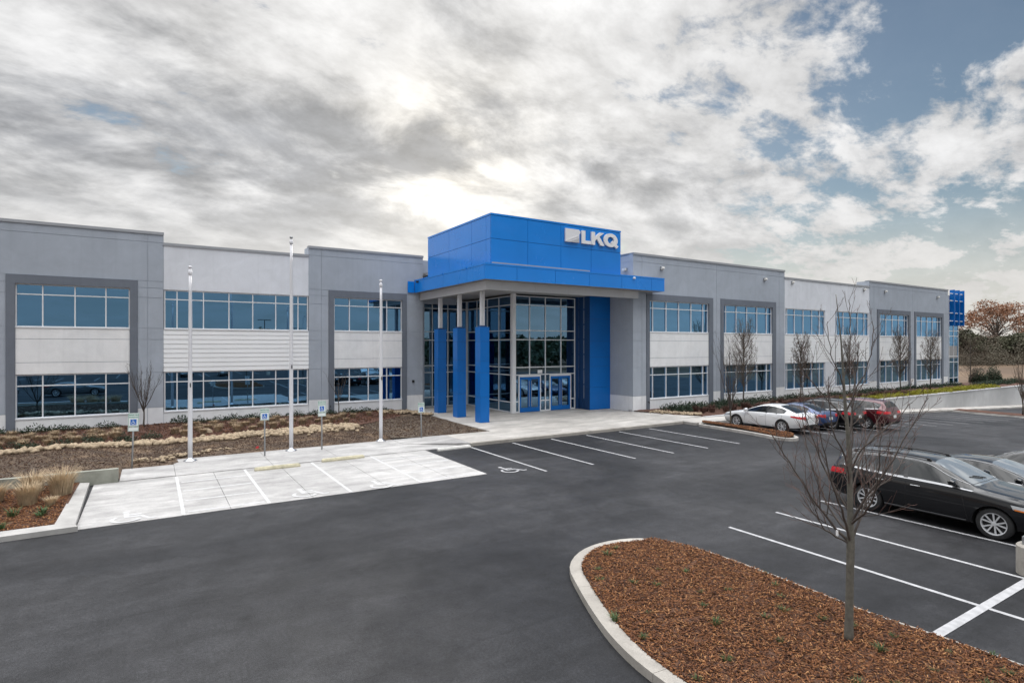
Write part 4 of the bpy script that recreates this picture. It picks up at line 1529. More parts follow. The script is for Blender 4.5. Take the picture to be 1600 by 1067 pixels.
for x in (9.72, 28.95):
    y = YL if x < 20 else YR_
    bobj('hose_bib', MB().tube([(x, y - 0.06, 0.75), (x, y - 0.18, 0.75), (x, y - 0.2, 0.66)], 0.03, 6), 'black_fit')


# ---- raised company sign
def letter_L(): return [[(0, 0), (0.66, 0), (0.66, 0.20), (0.26, 0.20), (0.26, 0.80), (0, 0.80)]]


def letter_K(): return [[(0, 0), (0.26, 0), (0.26, 0.80), (0, 0.80)], [(0.26, 0.24), (0.40, 0.40), (0.68, 0), (1.0, 0), (0.60, 0.54), (0.96, 0.80), (0.62, 0.80), (0.26, 0.50)]]


def extrude(shapes, x0, z0, y0, y1, sx=1.0, sz=1.0):
    mb = MB()
    for s in shapes:
        n, k = len(mb.v), len(s)
        mb.v += [(x0 + x * sx, y0, z0 + z * sz) for x, z in s] + [(x0 + x * sx, y1, z0 + z * sz) for x, z in s]
        mb.f.append(tuple(n + i for i in range(k)))
        mb.f.append(tuple(n + k + i for i in reversed(range(k))))
        for i in range(k):
            j = (i + 1) % k
            mb.f.append((n + i, n + k + i, n + k + j, n + j))
    return mb


sg = thing('building_sign', 'raised white emblem and three-letter company sign on the blue tower', 'sign', (23.3, TY0, 10.88))


def sobj(name, mb, m):
    mb.v = [(x - 23.3 - 0.13, y - TY0, z - 10.88) for x, y, z in mb.v]
    return obj(name, mb, m, sg)


SY0, SY1 = TY0 - 0.13, TY0 - 0.03
sobj('emblem', extrude([[(0, 0), (1.05, 0), (1.05, 0.52), (1.14, 0.62), (1.10, 0.74), (1.0, 0.80), (0.0, 0.80)]], 21.22, 10.88, SY0, SY1), 'wrap_film')
sobj('emblem_fold', extrude([[(0.05, 0.03), (1.0, 0.40), (1.0, 0.47), (0.05, 0.10)]], 21.22, 10.88, SY0 - 0.02, SY0 - 0.001), 'sign_white')
sobj('emblem_base', extrude([[(0.30, 0.01), (1.045, 0.01), (1.045, 0.30)]], 21.22, 10.88, SY0 - 0.012, SY0 - 0.001), 'beam')
sobj('letter', extrude(letter_L(), 22.47, 10.88, SY0, SY1, 1.08), 'sign_white')
sobj('letter', extrude(letter_K(), 23.25, 10.88, SY0, SY1, 1.06), 'sign_white')
q = MB()
nq = 28
oc = (24.83, 11.29)
for (ro, ri, yy) in ((0.58, 0.22, SY0), (0.58, 0.22, SY1)):
    for k in range(nq):
        a = 2 * math.pi * k / nq
        q.v.append((oc[0] + ro * math.cos(a), yy, oc[1] + 0.43 * math.sin(a)))
    for k in range(nq):
        a = 2 * math.pi * k / nq
        q.v.append((oc[0] + 0.27 * math.cos(a), yy, oc[1] + 0.22 * math.sin(a)))
for k in range(nq):
    j = (k + 1) % nq
    q.f.append((k, j, nq + j, nq + k))
    q.f.append((2 * nq + k, 3 * nq + k, 3 * nq + j, 2 * nq + j))
    q.f.append((k, 2 * nq + k, 2 * nq + j, j))
    q.f.append((nq + k, nq + j, 3 * nq + j, 3 * nq + k))
sobj('letter', q, 'sign_white')
sobj('letter_tail', extrude([[(24.83, 11.13), (25.32, 10.80), (25.47, 10.95), (25.0, 11.28)]], 0, 0, SY0 - 0.004, SY1), 'sign_white')
for o in sg.children:
    for p in o.data.polygons:
        pass

# ------------------------------------------------------------------ flagpoles
def flagpole(x, y, h, label, ball):
    t = thing('flagpole', label, 'flagpole', (x, y, ZP + 0.02), group='flagpoles on the concrete pad')
    n = 10
    obj('pole', MB().tube([(0, 0, 0.03 + (h - 0.35) * k / n) for k in range(n + 1)], [0.085 - 0.045 * max(0, k / n - 0.25) for k in range(n + 1)], 14), 'pole_white', t, True)
    obj('base_flash', MB().lathe([(0.0, 0.0), (0.24, 0.0), (0.24, 0.025), (0.15, 0.06), (0.095, 0.10), (0.088, 0.13), (0.0, 0.13)], (0, 0, 0), 20), 'steel', t, True)
    tr = obj('truck', MB().lathe([(0.0, h - 0.36), (0.06, h - 0.36), (0.075, h - 0.33), (0.075, h - 0.20), (0.05, h - 0.18), (0.03, h - 0.12), (0.0, h - 0.12)], (0, 0, 0), 12), 'pole_white', t, True)
    obj('finial', MB().lathe([(0.0, h - 0.13), (0.02, h - 0.12), (0.05, h - 0.10), (0.075, h - 0.055), (0.05, h - 0.01), (0.0, h)], (0, 0, 0), 12), ball, tr, True)
    zc = h * 0.40
    cl = obj('cleat', MB().box(-0.02, 0.02, -0.15, -0.075, zc - 0.10, zc - 0.07).box(-0.018, 0.018, -0.15, -0.12, zc - 0.17, zc + 0.0), 'black_fit', t)
    obj('halyard', MB().tube([(0.06, -0.06, zc - 0.1), (0.065, -0.065, h * 0.7), (0.05, -0.05, h - 0.3)], 0.006, 4), 'pole_white', t)
    return t


flagpole(1.30, 26.13, 7.75, 'white flagpole nearest the leaning sign, leftmost of the three', 'pole_white')
flagpole(5.16, 26.32, 9.35, 'tallest white flagpole, standing between the two middle signs', 'galv')
flagpole(9.32, 26.66, 7.75, 'white flagpole nearest the blue columns', 'pole_white')


# ------------------------------------------------------------------ accessible-parking signs
def text_mesh(body, size, m, bold=0.0):
    cu = bpy.data.curves.new('lettering', 'FONT')
    cu.body = body
    cu.size = size
    cu.align_x = 'CENTER'
    cu.align_y = 'CENTER'
    cu.offset = bold
    cu.resolution_u = 3
    tmp = bpy.data.objects.new('lettering', cu)
    C.objects.link(tmp)
    dg = bpy.context.evaluated_depsgraph_get()
    me = bpy.data.meshes.new_from_object(tmp.evaluated_get(dg))
    bpy.data.objects.remove(tmp)
    me.materials.clear()
    me.materials.append(M[m])
    return me


def parking_sign(x, y, z, lean, label, plate=True, height=2.0, rz=0.0):
    t = thing('parking_sign', label, 'sign', (x, y, z), rz, 'accessible parking signs')
    t.rotation_euler = (0, lean, rz)
    obj('post', MB().tube([(0, 0, -0.1), (0, 0, height)], 0.030, 10), 'galv', t, True)
    h0 = height - 0.62
    sgn = obj('sign_plate', MB().box(-0.17, 0.17, -0.046, -0.034, h0 + 0.12, h0 + 0.62), 'sign_face', t)
    brd = MB()
    for a, b, c, d in ((-0.16, 0.16, h0 + 0.602, h0 + 0.612), (-0.16, 0.16, h0 + 0.128, h0 + 0.138), (-0.16, -0.15, h0 + 0.138, h0 + 0.602), (0.15, 0.16, h0 + 0.138, h0 + 0.602)):
        brd.quad((a, -0.0475, c), (b, -0.0475, c), (b, -0.0475, d), (a, -0.0475, d))
    obj('border', brd, 'sign_green', sgn)
    bl = MB().quad((-0.095, -0.0475, h0 + 0.175), (0.095, -0.0475, h0 + 0.175), (0.095, -0.0475, h0 + 0.385), (-0.095, -0.0475, h0 + 0.385))
    obj('pictogram_field', bl, 'sign_blue', sgn)
    pic = MB()
    for k, p in enumerate(WCH):
        pic.poly([((px - 0.5) * 0.165, -0.0490 - 0.0002 * k, h0 + 0.28 + (pz - 0.5) * 0.18) for px, pz in p])
    obj('pictogram', pic, 'sign_face', sgn)
    for body, zz in (('RESERVED', h0 + 0.545), ('PARKING', h0 + 0.46)):
        o = link('lettering', text_mesh(body, 0.068, 'sign_green', 0.002), None, sgn)
        o.rotation_euler = (R(90), 0, 0)
        o.location = (0, -0.0485, zz)
    if plate:
        pl = obj('lower_plate', MB().box(-0.17, 0.17, -0.045, -0.034, h0 - 0.06, h0 + 0.10), 'sign_face', t)
        b2 = MB()
        for a, b, c, d in ((-0.16, 0.16, h0 + 0.082, h0 + 0.09), (-0.16, 0.16, h0 - 0.052, h0 - 0.044), (-0.16, -0.152, h0 - 0.044, h0 + 0.082), (0.152, 0.16, h0 - 0.044, h0 + 0.082)):
            b2.quad((a, -0.0465, c), (b, -0.0465, c), (b, -0.0465, d), (a, -0.0465, d))
        obj('border', b2, 'sign_green', pl)
    return t


parking_sign(-0.62, 25.64, 0.05, R(1.6), 'leaning accessible parking sign beside the low concrete wall', True, 2.05)
parking_sign(3.99, 25.68, ZP + 0.02, R(-0.3), 'accessible parking sign without lower plate left of the tallest flagpole', False, 1.98)
parking_sign(6.35, 25.84, ZP + 0.02, R(-0.2), 'accessible parking sign with lower plate right of the tallest flagpole', True, 2.15)
parking_sign(11.25, 26.28, 0.10, R(-1.0), 'accessible parking sign in the bare soil before the blue columns', False, 1.72)


# ------------------------------------------------------------------ wheel stops
def wheel_stop(x0, x1, y, m, label, rz=0.0):
    w = x1 - x0
    mb = MB()
    prof = [(-0.09, 0), (-0.09, 0.05), (-0.05, 0.12), (0.05, 0.12), (0.09, 0.05), (0.09, 0)]
    xs = [(-w / 2, 0.75), (-w / 2 + 0.06, 1.0), (w / 2 - 0.06, 1.0), (w / 2, 0.75)]
    for x, s in xs:
        mb.v += [(x, py * (0.85 if s < 1 else 1), pz * s) for py, pz in prof]
    k = len(prof)
    for i in range(3):
        for j in range(k - 1):
            a = i * k + j
            mb.f.append((a, a + 1, a + 1 + k, a + k))
    mb.f.append(tuple(range(k))[::-1])
    mb.f.append(tuple(3 * k + j for j in range(k)))
    o = obj('wheel_stop', mb, m, loc=((x0 + x1) / 2, y, ZP + 0.002))
    o.rotation_euler = (0, 0, rz)
    return tag(o, label, 'wheel stop', 'wheel stops')


wheel_stop(3.2, 4.8, 22.85, 'stop_yellow', 'worn yellowish concrete wheel stop in the stall left of the tallest flagpole', R(-1))
wheel_stop(5.7, 7.4, 23.2, 'stop_yellow', 'worn yellowish concrete wheel stop right of the tallest flagpole', R(1))
wheel_stop(10.6, 12.25, 23.02, 'stop_white', 'white wheel stop on the asphalt beside the concrete pad', R(3)).location.z = 0.003

# concrete footing of a lamp standard at the right edge
lb = thing('lamp_standard', 'lamp standard on a round pale concrete footing at the right edge', 'street lamp', (15.05, 4.13, 0))
obj('footing', MB().lathe([(0.0, 0.0), (0.33, 0.0), (0.33, 0.56), (0.30, 0.59), (0.0, 0.59)], (0, 0, 0), 28), 'kerb', lb, False)
obj('base_cover', MB().box(-0.15, 0.20, -0.2, 0.2, 0.592, 0.75), 'galv', lb)
obj('pole', MB().tube([(0.05, 0, 0.7), (0.05, 0, 8.2)], [0.075, 0.055], 10), 'galv', lb, True)
obj('lamp_head', MB().box(0.25, 0.95, -0.2, 0.2, 8.15, 8.24).box(0.05, 0.25, -0.05, 0.05, 8.15, 8.22), 'galv', lb)


# ------------------------------------------------------------------ bare trees
def limb(mb, p, d, length, r0, r1, segs, rr, up=0.12, wob=0.10, sides=5):
    """one curving branch; returns its points and radii"""
    pts, rads = [Vector(p)], [r0]
    d = Vector(d).normalized()
    for k in range(segs):
        d = (d + Vector((rr.uniform(-wob, wob), rr.uniform(-wob, wob), up + rr.uniform(-wob, wob) * 0.5))).normalized()
        pts.append(pts[-1] + d * (length / segs))
        rads.append(r0 + (r1 - r0) * (k + 1) / segs)
    mb.tube(pts, rads, sides, cap=False)
    return pts, rads, d


def perp(d, rr, ang):
    d = Vector(d).normalized()
    a = d.orthogonal().normalized()
    b = d.cross(a)
    f = rr.uniform(0, 2 * math.pi)
    return (d * math.cos(ang) + (a * math.cos(f) + b * math.sin(f)) * math.sin(ang)).normalized()


def twigs(mb, pts, rads, rr, n, lmax, depth, tipmb=None, up=0.12, ang=(0.45, 0.85), rmin=0.0022, t0=0.25, sides=4):
    for k in range(n):
        t = t0 + (1 - t0) * (k + rr.uniform(0, 0.9)) / n
        i = min(len(pts) - 2, int(t * (len(pts) - 1)))
        f = t * (len(pts) - 1) - i
        p = pts[i].lerp(pts[i + 1], min(1, f))
        d = (pts[i + 1] - pts[i]).normalized()
        r = max(rmin, rads[i] * 0.5)
        L = lmax * (1.05 - 0.6 * t) * rr.uniform(0.55, 1.1)
        tgt = tipmb if (tipmb is not None and depth == 0) else mb
        q, qr, _ = limb(tgt, p, perp(d, rr, rr.uniform(*ang)), L, r, rmin * 0.8, 4 if depth else 3, rr, up, 0.13, sides if depth else 3)
        if depth > 0:
            twigs(mb, q, qr, rr, max(2, int(n * 0.55)), L * 0.55, depth - 1, tipmb, up, ang, rmin, 0.2, sides)


def fg_tree():
    rr = random.Random(5)
    t = thing('young_tree', 'bare young tree on the foreground mulch island', 'tree', (8.92, 4.63, 0.16))
    # view-plane axes at the tree: right and away from the camera
    rt = Vector((0.8467, -0.532, 0))
    aw = Vector((0.532, 0.8467, 0))

    def P(r, h, a=0.0):
        return rt * r + aw * a + Vector((0, 0, h))
    tr = MB()
    trunk = [P(0.0, -0.05), P(0.01, 0.5), P(0.02, 1.0), P(0.03, 1.45), P(0.035, 1.9, 0.02), P(0.03, 2.5, 0.03), P(0.0, 3.1, 0.02), P(-0.04, 3.6, 0.03), P(-0.06, 4.1, 0.05), P(-0.10, 4.6, 0.04), P(-0.16, 5.22, 0.06)]
    tr_r = [0.066, 0.056, 0.053, 0.055, 0.043, 0.036, 0.029, 0.022, 0.016, 0.010, 0.004]
    c = catmull([tuple(p) for p in trunk], 3)
    cr = [x[0] for x in catmull([(x,) for x in tr_r], 3)]
    tr.tube(c, cr, 10)
    obj('trunk', tr, 'bark_pale', t, True)
    br, tip = MB(), MB()
    # main limbs traced by eye: (start height, points right/height/away, base radius, twig count)
    mains = [
        (1.45, [(-0.22, 1.75, 0.1), (-0.55, 2.25, 0.2), (-0.85, 2.75, 0.25), (-1.12, 3.15, 0.2)], 0.026, 9),
        (1.50, [(-0.16, 1.9, -0.15), (-0.40, 2.4, -0.3), (-0.60, 3.0, -0.38), (-0.72, 3.5, -0.4)], 0.024, 8),
        (1.48, [(0.17, 1.75, 0.05), (0.42, 2.15, 0.15), (0.80, 2.45, 0.2), (1.15, 2.85, 0.3)], 0.022, 8),
        (1.62, [(0.16, 2.0, 0.2), (0.38, 2.5, 0.4), (0.66, 3.0, 0.55), (1.0, 3.5, 0.6)], 0.022, 8),
        (1.75, [(0.14, 2.2, -0.2), (0.34, 2.7, -0.4), (0.55, 3.2, -0.5), (0.80, 3.7, -0.55)], 0.021, 7),
        (1.9, [(-0.12, 2.3, 0.22), (-0.25, 2.75, 0.42), (-0.38, 3.3, 0.5), (-0.46, 3.85, 0.5)], 0.020, 7),
        (2.1, [(0.10, 2.6, 0.1), (0.18, 3.1, 0.22), (0.24, 3.6, 0.28), (0.30, 4.1, 0.3)], 0.018, 6),
        (2.35, [(-0.13, 2.8, -0.12), (-0.33, 3.15, -0.2), (-0.42, 3.6, -0.22), (-0.44, 4.0, -0.24)], 0.017, 6),
        (2.6, [(0.15, 2.9, -0.1), (0.35, 3.15, -0.2), (0.55, 3.4, -0.3), (0.75, 3.62, -0.3)], 0.015, 6),
        (2.9, [(0.10, 3.3, 0.12), (0.20, 3.7, 0.2), (0.26, 4.15, 0.22), (0.28, 4.5, 0.2)], 0.015, 5),
        (3.2, [(-0.16, 3.5, 0.1), (-0.36, 3.75, 0.15), (-0.52, 4.0, 0.2), (-0.58, 4.3, 0.2)], 0.014, 4),
        (3.5, [(0.08, 3.85, -0.1), (0.2, 4.15, -0.15), (0.27, 4.5, -0.15), (0.30, 4.8, -0.1)], 0.012, 4),
        (3.75, [(-0.16, 4.0, -0.05), (-0.30, 4.25, -0.1), (-0.36, 4.55, -0.1), (-0.37, 4.8, -0.1)], 0.011, 3),
        (4.0, [(0.04, 4.3, 0.05), (0.08, 4.6, 0.1), (0.08, 4.9, 0.1), (0.07, 5.15, 0.1)], 0.009, 2),
        (1.55, [(-0.10, 1.85, 0.3), (-0.15, 2.3, 0.6), (-0.2, 2.8, 0.85), (-0.2, 3.3, 1.0)], 0.02, 7),
        (1.7, [(0.05, 2.0, -0.3), (0.02, 2.4, -0.6), (-0.05, 2.9, -0.8), (-0.1, 3.3, -0.9)], 0.02, 7),
        (1.46, [(-0.26, 1.6, 0.0), (-0.42, 1.75, 0.0), (-0.55, 2.05, -0.05), (-0.75, 2.45, -0.1)], 0.016, 6),
    ]
    for h0, path, r0, nt in mains:
        i = min(range(len(c)), key=lambda k: abs(c[k][2] - h0))
        pts = catmull([c[i]] + [tuple(P(*q)) for q in path], 4)
        pts = [Vector(p) + Vector((rr.uniform(-.012, .012), rr.uniform(-.012, .012), rr.uniform(-.01, .01))) * min(1, k / 3) for k, p in enumerate(pts)]
        rads = [r0 + (0.0045 - r0) * (k / (len(pts) - 1)) ** 0.8 for k in range(len(pts))]
        br.tube(pts, rads, 6, cap=False)
        twigs(br, pts, rads, rr, nt + 3, 0.85, 1, tip, up=0.14, ang=(0.35, 0.85), rmin=0.0027, t0=0.18)
    obj('branches', br, 'twig', t, True)
    obj('twigs', tip, 'twig_red', t)['kind'] = 'stuff'
    # nursery tag
    obj('tag', MB().box(-0.30, -0.285, 0.0, 0.03, 1.62, 1.70), 'sign_white', t)


fg_tree()


def columnar_mesh(seed, h, w, n, leafy, base=0.9):
    """narrow upright crown of steep fine branches, some dry leaves still held"""
    rr = random.Random(seed)
    tr, br, lf = MB(), MB(), MB()
    pts = [Vector((rr.uniform(-.03, .03), rr.uniform(-.03, .03), h * 0.96 * k / 8)) for k in range(9)]
    tr.tube(pts, [0.055 * (1 - 0.9 * k / 8) + 0.004 for k in range(9)], 7)
    for k in range(n):
        z0 = base + (h * 0.84 - base) * (k / n) ** 1.05
        i = min(7, int(z0 / (h * 0.96) * 8))
        a = rr.uniform(0, 2 * math.pi)
        prof = math.sin(math.pi * min(1, (z0 / h) ** 0.75)) ** 0.8
        reach = w * 0.5 * (0.45 + 0.65 * prof) * rr.uniform(0.6, 1.1)
        rise = rr.uniform(0.75, 1.25) * (0.9 + 0.25 * h / 5)
        rise = min(rise, h * 1.02 - z0)
        p0 = Vector((0, 0, z0))
        p1 = p0 + Vector((math.cos(a) * reach * 0.55, math.sin(a) * reach * 0.55, rise * 0.35))
        p2 = p0 + Vector((math.cos(a) * reach, math.sin(a) * reach, rise * 0.8))
        p3 = p0 + Vector((math.cos(a + .2) * reach * 1.02, math.sin(a + .2) * reach * 1.02, rise * 1.15))
        q = [Vector(x) for x in catmull([tuple(p0), tuple(p1), tuple(p2), tuple(p3)], 2)]
        rd = [0.013 * (1 - 0.8 * j / (len(q) - 1)) for j in range(len(q))]
        br.tube(q, rd, 4, cap=False)
        for j in range(7):
            t = rr.uniform(0.2, 1.0) * (len(q) - 1.001)
            b = q[int(t)].lerp(q[int(t) + 1], t - int(t))
            d = Vector((rr.uniform(-1, 1), rr.uniform(-1, 1), rr.uniform(0.6, 2.0))).normalized()
            L = rr.uniform(0.18, 0.42)
            br.tube([b, b + d * L * 0.5 + Vector((0, 0, 0.02)), b + d * L + Vector((0, 0, 0.06))], [0.006, 0.005, 0.003], 3, cap=False)
            for _ in range(leafy):
                if rr.random() < 0.75:
                    c_ = b + d * L * rr.uniform(0.1, 1.0) + Vector((rr.uniform(-.06, .06), rr.uniform(-.06, .06), rr.uniform(-.05, .05)))
                    u = Vector((rr.uniform(-1, 1), rr.uniform(-1, 1), rr.uniform(-1, .3))).normalized()
                    v = u.orthogonal().normalized()
                    s = rr.uniform(0.022, 0.045)
                    n0 = len(lf.v)
                    lf.v += [tuple(c_ - u * s), tuple(c_ + v * s * .5 + Vector((0, 0, s * .2))), tuple(c_ + u * s), tuple(c_ - v * s * .5 + Vector((0, 0, s * .2)))]
                    lf.f.append((n0, n0 + 1, n0 + 2, n0 + 3))
    return tr.mesh('trunk', True), br.mesh('branches', True), lf.mesh('leaves')


def put_tree(name, meshes, loc, label, group, rz=0.0, sc=1.0, mats=('bark', 'twig_brown', 'dry_leaf')):
    t = thing(name, label, 'tree', loc, rz, group)
    t.scale = (sc, sc, sc)
    for nm, me, mm in zip(('trunk', 'crown', 'leaves'), meshes, mats):
        if len(me.vertices):
            link(nm, me, mm, t)
    return t


colA = columnar_mesh(3, 5.9, 1.55, 120, 3, 1.3)
colB = columnar_mesh(8, 5.3, 1.35, 100, 4, 1.2)
ordn = ['first', 'second', 'third', 'fourth', 'fifth']
for k, (x, y, s, me, rz) in enumerate(((37.0, 26.75, 1.03, colA, 0.3), (44.55, 26.9, 0.98, colB, 1.2), (51.6, 26.7, 0.93, colB, 2.9), (59.8, 26.3, 1.0, colA, 4.0), (66.0, 26.3, 1.06, colB, 0.4))):
    put_tree('columnar_tree', me, (x, y, 0.15), 'narrow columnar tree by the right wing, %s from the blue entrance' % ordn[k], 'columnar trees along the right wing', rz, s)


def vase_mesh(seed, h, w, trunk_h, n, r=0.045, sub=8, up=0.16):
    rr = random.Random(seed)
    tr, br = MB(), MB()
    pts = [Vector((rr.uniform(-.02, .02), rr.uniform(-.02, .02), trunk_h * k / 4)) for k in range(5)]
    tr.tube(pts, [r * (1 - 0.25 * k / 4) for k in range(5)], 8)
    for k in range(n):
        a = 2 * math.pi * k / n + rr.uniform(-.4, .4)
        z0 = trunk_h * rr.uniform(0.72, 1.0)
        out = rr.uniform(0.25, 0.62) if k else 0.03
        L = (h - z0) * rr.uniform(0.75, 1.02)
        d = Vector((math.cos(a) * out * w, math.sin(a) * out * w, 1.0))
        q, qr, _ = limb(br, Vector((0, 0, z0)), d, L, r * 0.5, 0.004, 7, rr, 0.10, 0.09, 5)
        twigs(br, q, qr, rr, sub, L * 0.34, 1, None, up, (0.3, 0.65), 0.0032, 0.15, 4)
    return tr.mesh('trunk', True), br.mesh('crown', True), MB().mesh('leaves')


put_tree('small_tree', vase_mesh(2, 3.5, 1.0, 1.05, 11), (-0.35, 36.4, 0.2), 'small bare vase-shaped tree between the first two left windows', 'bare young trees', 0.5, mats=('bark', 'twig', 'twig'))
put_tree('small_tree', vase_mesh(4, 3.0, 1.3, 1.2, 6, 0.035, 6), (9.95, 36.3, 0.2), 'small bare tree before the window left of the entrance', 'bare young trees', 2.1, mats=('bark', 'twig', 'twig'))
put_tree('small_tree', vase_mesh(6, 5.0, 0.55, 0.9, 9, 0.05, 8), (27.35, 20.6, 0.22), 'thin bare tree on the narrow island beside the white sedan', 'bare young trees', 1.0, mats=('bark_pale', 'twig', 'twig'))
put_tree('small_tree', vase_mesh(9, 5.0, 0.75, 1.5, 12, 0.06, 9), (60.75, 17.6, zg(60.7) + 0.2), 'bare young tree on the far island below the retaining wall', 'bare young trees', 1.7, mats=('bark', 'twig_brown', 'twig'))
put_tree('small_tree', vase_mesh(12, 4.2, 1.5, 0.6, 9, 0.05, 8), (-6.3, 27.6, 0.35), 'bare tree at the left edge, only its branch tips in view', 'bare young trees', 0.2, mats=('bark', 'twig', 'twig_red'))
# tall leafless shrub against the glazed far corner
put_tree('shrub', columnar_mesh(14, 6.2, 3.6, 120, 3, 0.4), (82.4, 28.7, 0.1), 'dense brown leafless shrub against the glazed far corner', None, 0, 1.0)


# ------------------------------------------------------------------ shrubs, grasses, ground cover
def grass_mesh(seed, n, h, spread, lean=0.5, wid=0.008):
    rr = random.Random(seed)
    V, F = [], []
    for k in range(n):
        a = rr.uniform(0, 2 * math.pi)
        r = spread * 0.25 * math.sqrt(rr.random())
        p = Vector((math.cos(a) * r, math.sin(a) * r, 0))
        b = a + rr.uniform(-0.9, 0.9)
        L = h * rr.uniform(0.6, 1.1)
        o = Vector((math.cos(b), math.sin(b), 0))
        ln = lean * rr.uniform(0.1, 1.0) * L
        s = Vector((-o.y, o.x, 0)) * wid * rr.uniform(0.7, 1.3)
        m1 = p + o * ln * 0.35 + Vector((0, 0, L * 0.6))
        e = p + o * ln + Vector((0, 0, L * rr.uniform(0.75, 1.0)))
        i = len(V)
        V += [p - s, p + s, m1 + s * 0.8, m1 - s * 0.8, e]
        F += [(i, i + 1, i + 2, i + 3), (i + 3, i + 2, i + 4)]
    mb = MB()
    mb.v, mb.f = [tuple(v) for v in V], F
    return mb.mesh('blades')


def leafy_mesh(seed, n, rad, h, leaf, spiky=0.0):
    rr = random.Random(seed)
    mb = MB()
    for k in range(n):
        a = rr.uniform(0, 2 * math.pi)
        r = rad * math.sqrt(rr.random())
        top = h * (1 - (r / rad) ** 2 * 0.6)
        z = rr.uniform(0.05, 1.0) * top * rr.uniform(0.6, 1.15)
        c = Vector((math.cos(a) * r, math.sin(a) * r, z))
        u = Vector((math.cos(a) * 0.6 + rr.uniform(-.7, .7), math.sin(a) * 0.6 + rr.uniform(-.7, .7), rr.uniform(-.2, 0.9 + spiky))).normalized()
        v = u.orthogonal().normalized()
        v = (v * math.cos(k) + u.cross(v) * math.sin(k))
        s = leaf * rr.uniform(0.6, 1.3)
        i = len(mb.v)
        mb.v += [tuple(c - u * s), tuple(c + v * s * .42), tuple(c + u * s), tuple(c - v * s * .42)]
        mb.f.append((i, i + 1, i + 2, i + 3))
    return mb.mesh('foliage')


def plant(name, me, m, loc, label, cat, group, sc=1.0, rz=None):
    o = link(name, me, m, None, loc)
    o.rotation_euler = (0, 0, rnd.uniform(0, 6.28) if rz is None else rz)
    f = sc * rnd.uniform(0.82, 1.18)
    o.scale = (f, f, f * rnd.uniform(0.85, 1.15))
    return tag(o, label, cat, group)


tan = [grass_mesh(k, 560, 0.80, 0.9, 0.70, 0.007) for k in range(3)]
for x, y, s in ((-3.8, 21.6, 1.0), (-3.05, 22.6, 0.95), (-2.95, 20.9, 0.85), (-4.6, 22.9, 1.0), (-2.28, 21.7, 0.95), (-4.1, 20.2, 0.95), (-2.4, 20.5, 0.45), (-4.9, 21.3, 1.0)):
    plant('ornamental_grass', rnd.choice(tan), 'grass_tan', (x, y, 0.12), 'tall dry tan grass clump in the kerbed planter at left', 'grass clump', 'tall tan grasses in the kerbed planter', s * 0.95)
dun = [grass_mesh(10 + k, 300, 0.34, 0.55, 0.75, 0.010) for k in range(3)]
rg = random.Random(77)
pos = []
while len(pos) < 86:
    x, y = rg.uniform(-7.5, 13.2), rg.uniform(31.3, 35.4)
    lo = 31.0 + 0.10 * max(0, x + 5)
    if y < lo + 0.5 or (-1.4 < x < 0.9) or (x > 9.5 and y < 34.4):
        continue
    if x > 9.0 and rg.random() < 0.5:
        continue
    if all((x - a) ** 2 + (y - b) ** 2 > 0.40 for a, b in pos):
        pos.append((x, y))
for x, y in pos:
    plant('grass_clump', rg.choice(dun), rg.choice(['grass_dun', 'grass_dun', 'grass_tan']) if False else 'grass_dun', (x, y, zbed(x, y) + 0.03), 'small dry dun grass tuft in the dark mulch below the left windows', 'grass clump', 'small dry tufts below the left windows', 0.95)
jun = [leafy_mesh(20 + k, 320, 0.55, 0.42, 0.055, 0.5) for k in range(3)]
x = -7.6
while x < 13.4:
    if not (-1.2 < x < 0.4):
        plant('evergreen_shrub', rg.choice(jun), 'dark_green', (x, 36.9 + rg.uniform(-.15, .2), 0.24), 'low dark evergreen shrub against the base of the left wing', 'shrub', 'low evergreens along the left wing', 1.0)
    x += rg.uniform(0.75, 1.25)
for x, y in ((-4.4, 31.0), (-3.3, 31.1), (-2.2, 31.5), (-5.6, 30.9), (-1.0, 31.4), (-4.9, 32.0), (-2.6, 32.6), (0.0, 32.2), (-6.4, 31.6)):
    plant('evergreen_shrub', jun[0], 'green', (x, y, zbed(x, y) + 0.03), 'flat green juniper in the mulch beside the tan stones', 'shrub', 'flat green junipers', 0.8)
# right bed: dark evergreens, brown perennials, yellow-green ground cover
x = 30.0
while x < 39.0:
    for yy in (27.6, 26.7):
        plant('evergreen_shrub', rg.choice(jun), 'dark_green', (x + rg.uniform(-.3, .3), yy + rg.uniform(-.3, .3), 0.2), 'low dark evergreen shrub below the first right-wing windows', 'shrub', 'low evergreens along the right wing', 1.15)
    x += rg.uniform(0.75, 1.1)
while x < 77:
    plant('evergreen_shrub', rg.choice(jun), 'dark_green', (x, 27.9 + rg.uniform(-.2, .2), 0.2), 'low dark evergreen in the row along the right wing wall', 'shrub', 'evergreen row along the right wing wall', 1.2)
    x += rg.uniform(1.0, 1.5)
per = [grass_mesh(40 + k, 110, 0.45, 0.7, 0.8, 0.012) for k in range(3)]
x = 31.0
while x < 60:
    for yy in (26.0, 25.3):
        if rg.random() < 0.85:
            plant('perennial', rg.choice(per), 'red_brown', (x + rg.uniform(-.3, .3), yy + rg.uniform(-.3, .3), 0.15), 'withered brown perennial in the bed behind the parked cars', 'plant', 'withered perennials behind the parked cars', 1.0)
    x += rg.uniform(0.8, 1.2)
yg = leafy_mesh(51, 260, 0.62, 0.32, 0.06, 0.3)
for x0, x1 in ((45.5, 57.5), (58.5, 67.0), (67.8, 77.5)):
    x = x0
    while x < x1:
        for yy in (24.95, 25.7) if x > 52 else (24.95,):
            plant('ground_cover', yg, 'yellow_green', (x + rg.uniform(-.25, .25), yy + rg.uniform(-.2, .2), 0.13), 'bright yellow-green ground cover plant along the top of the retaining wall', 'plant', 'yellow-green plants above the retaining wall', 1.0)
        x += 0.8
cone = leafy_mesh(61, 3200, 1.1, 2.6, 0.10, 0.6)
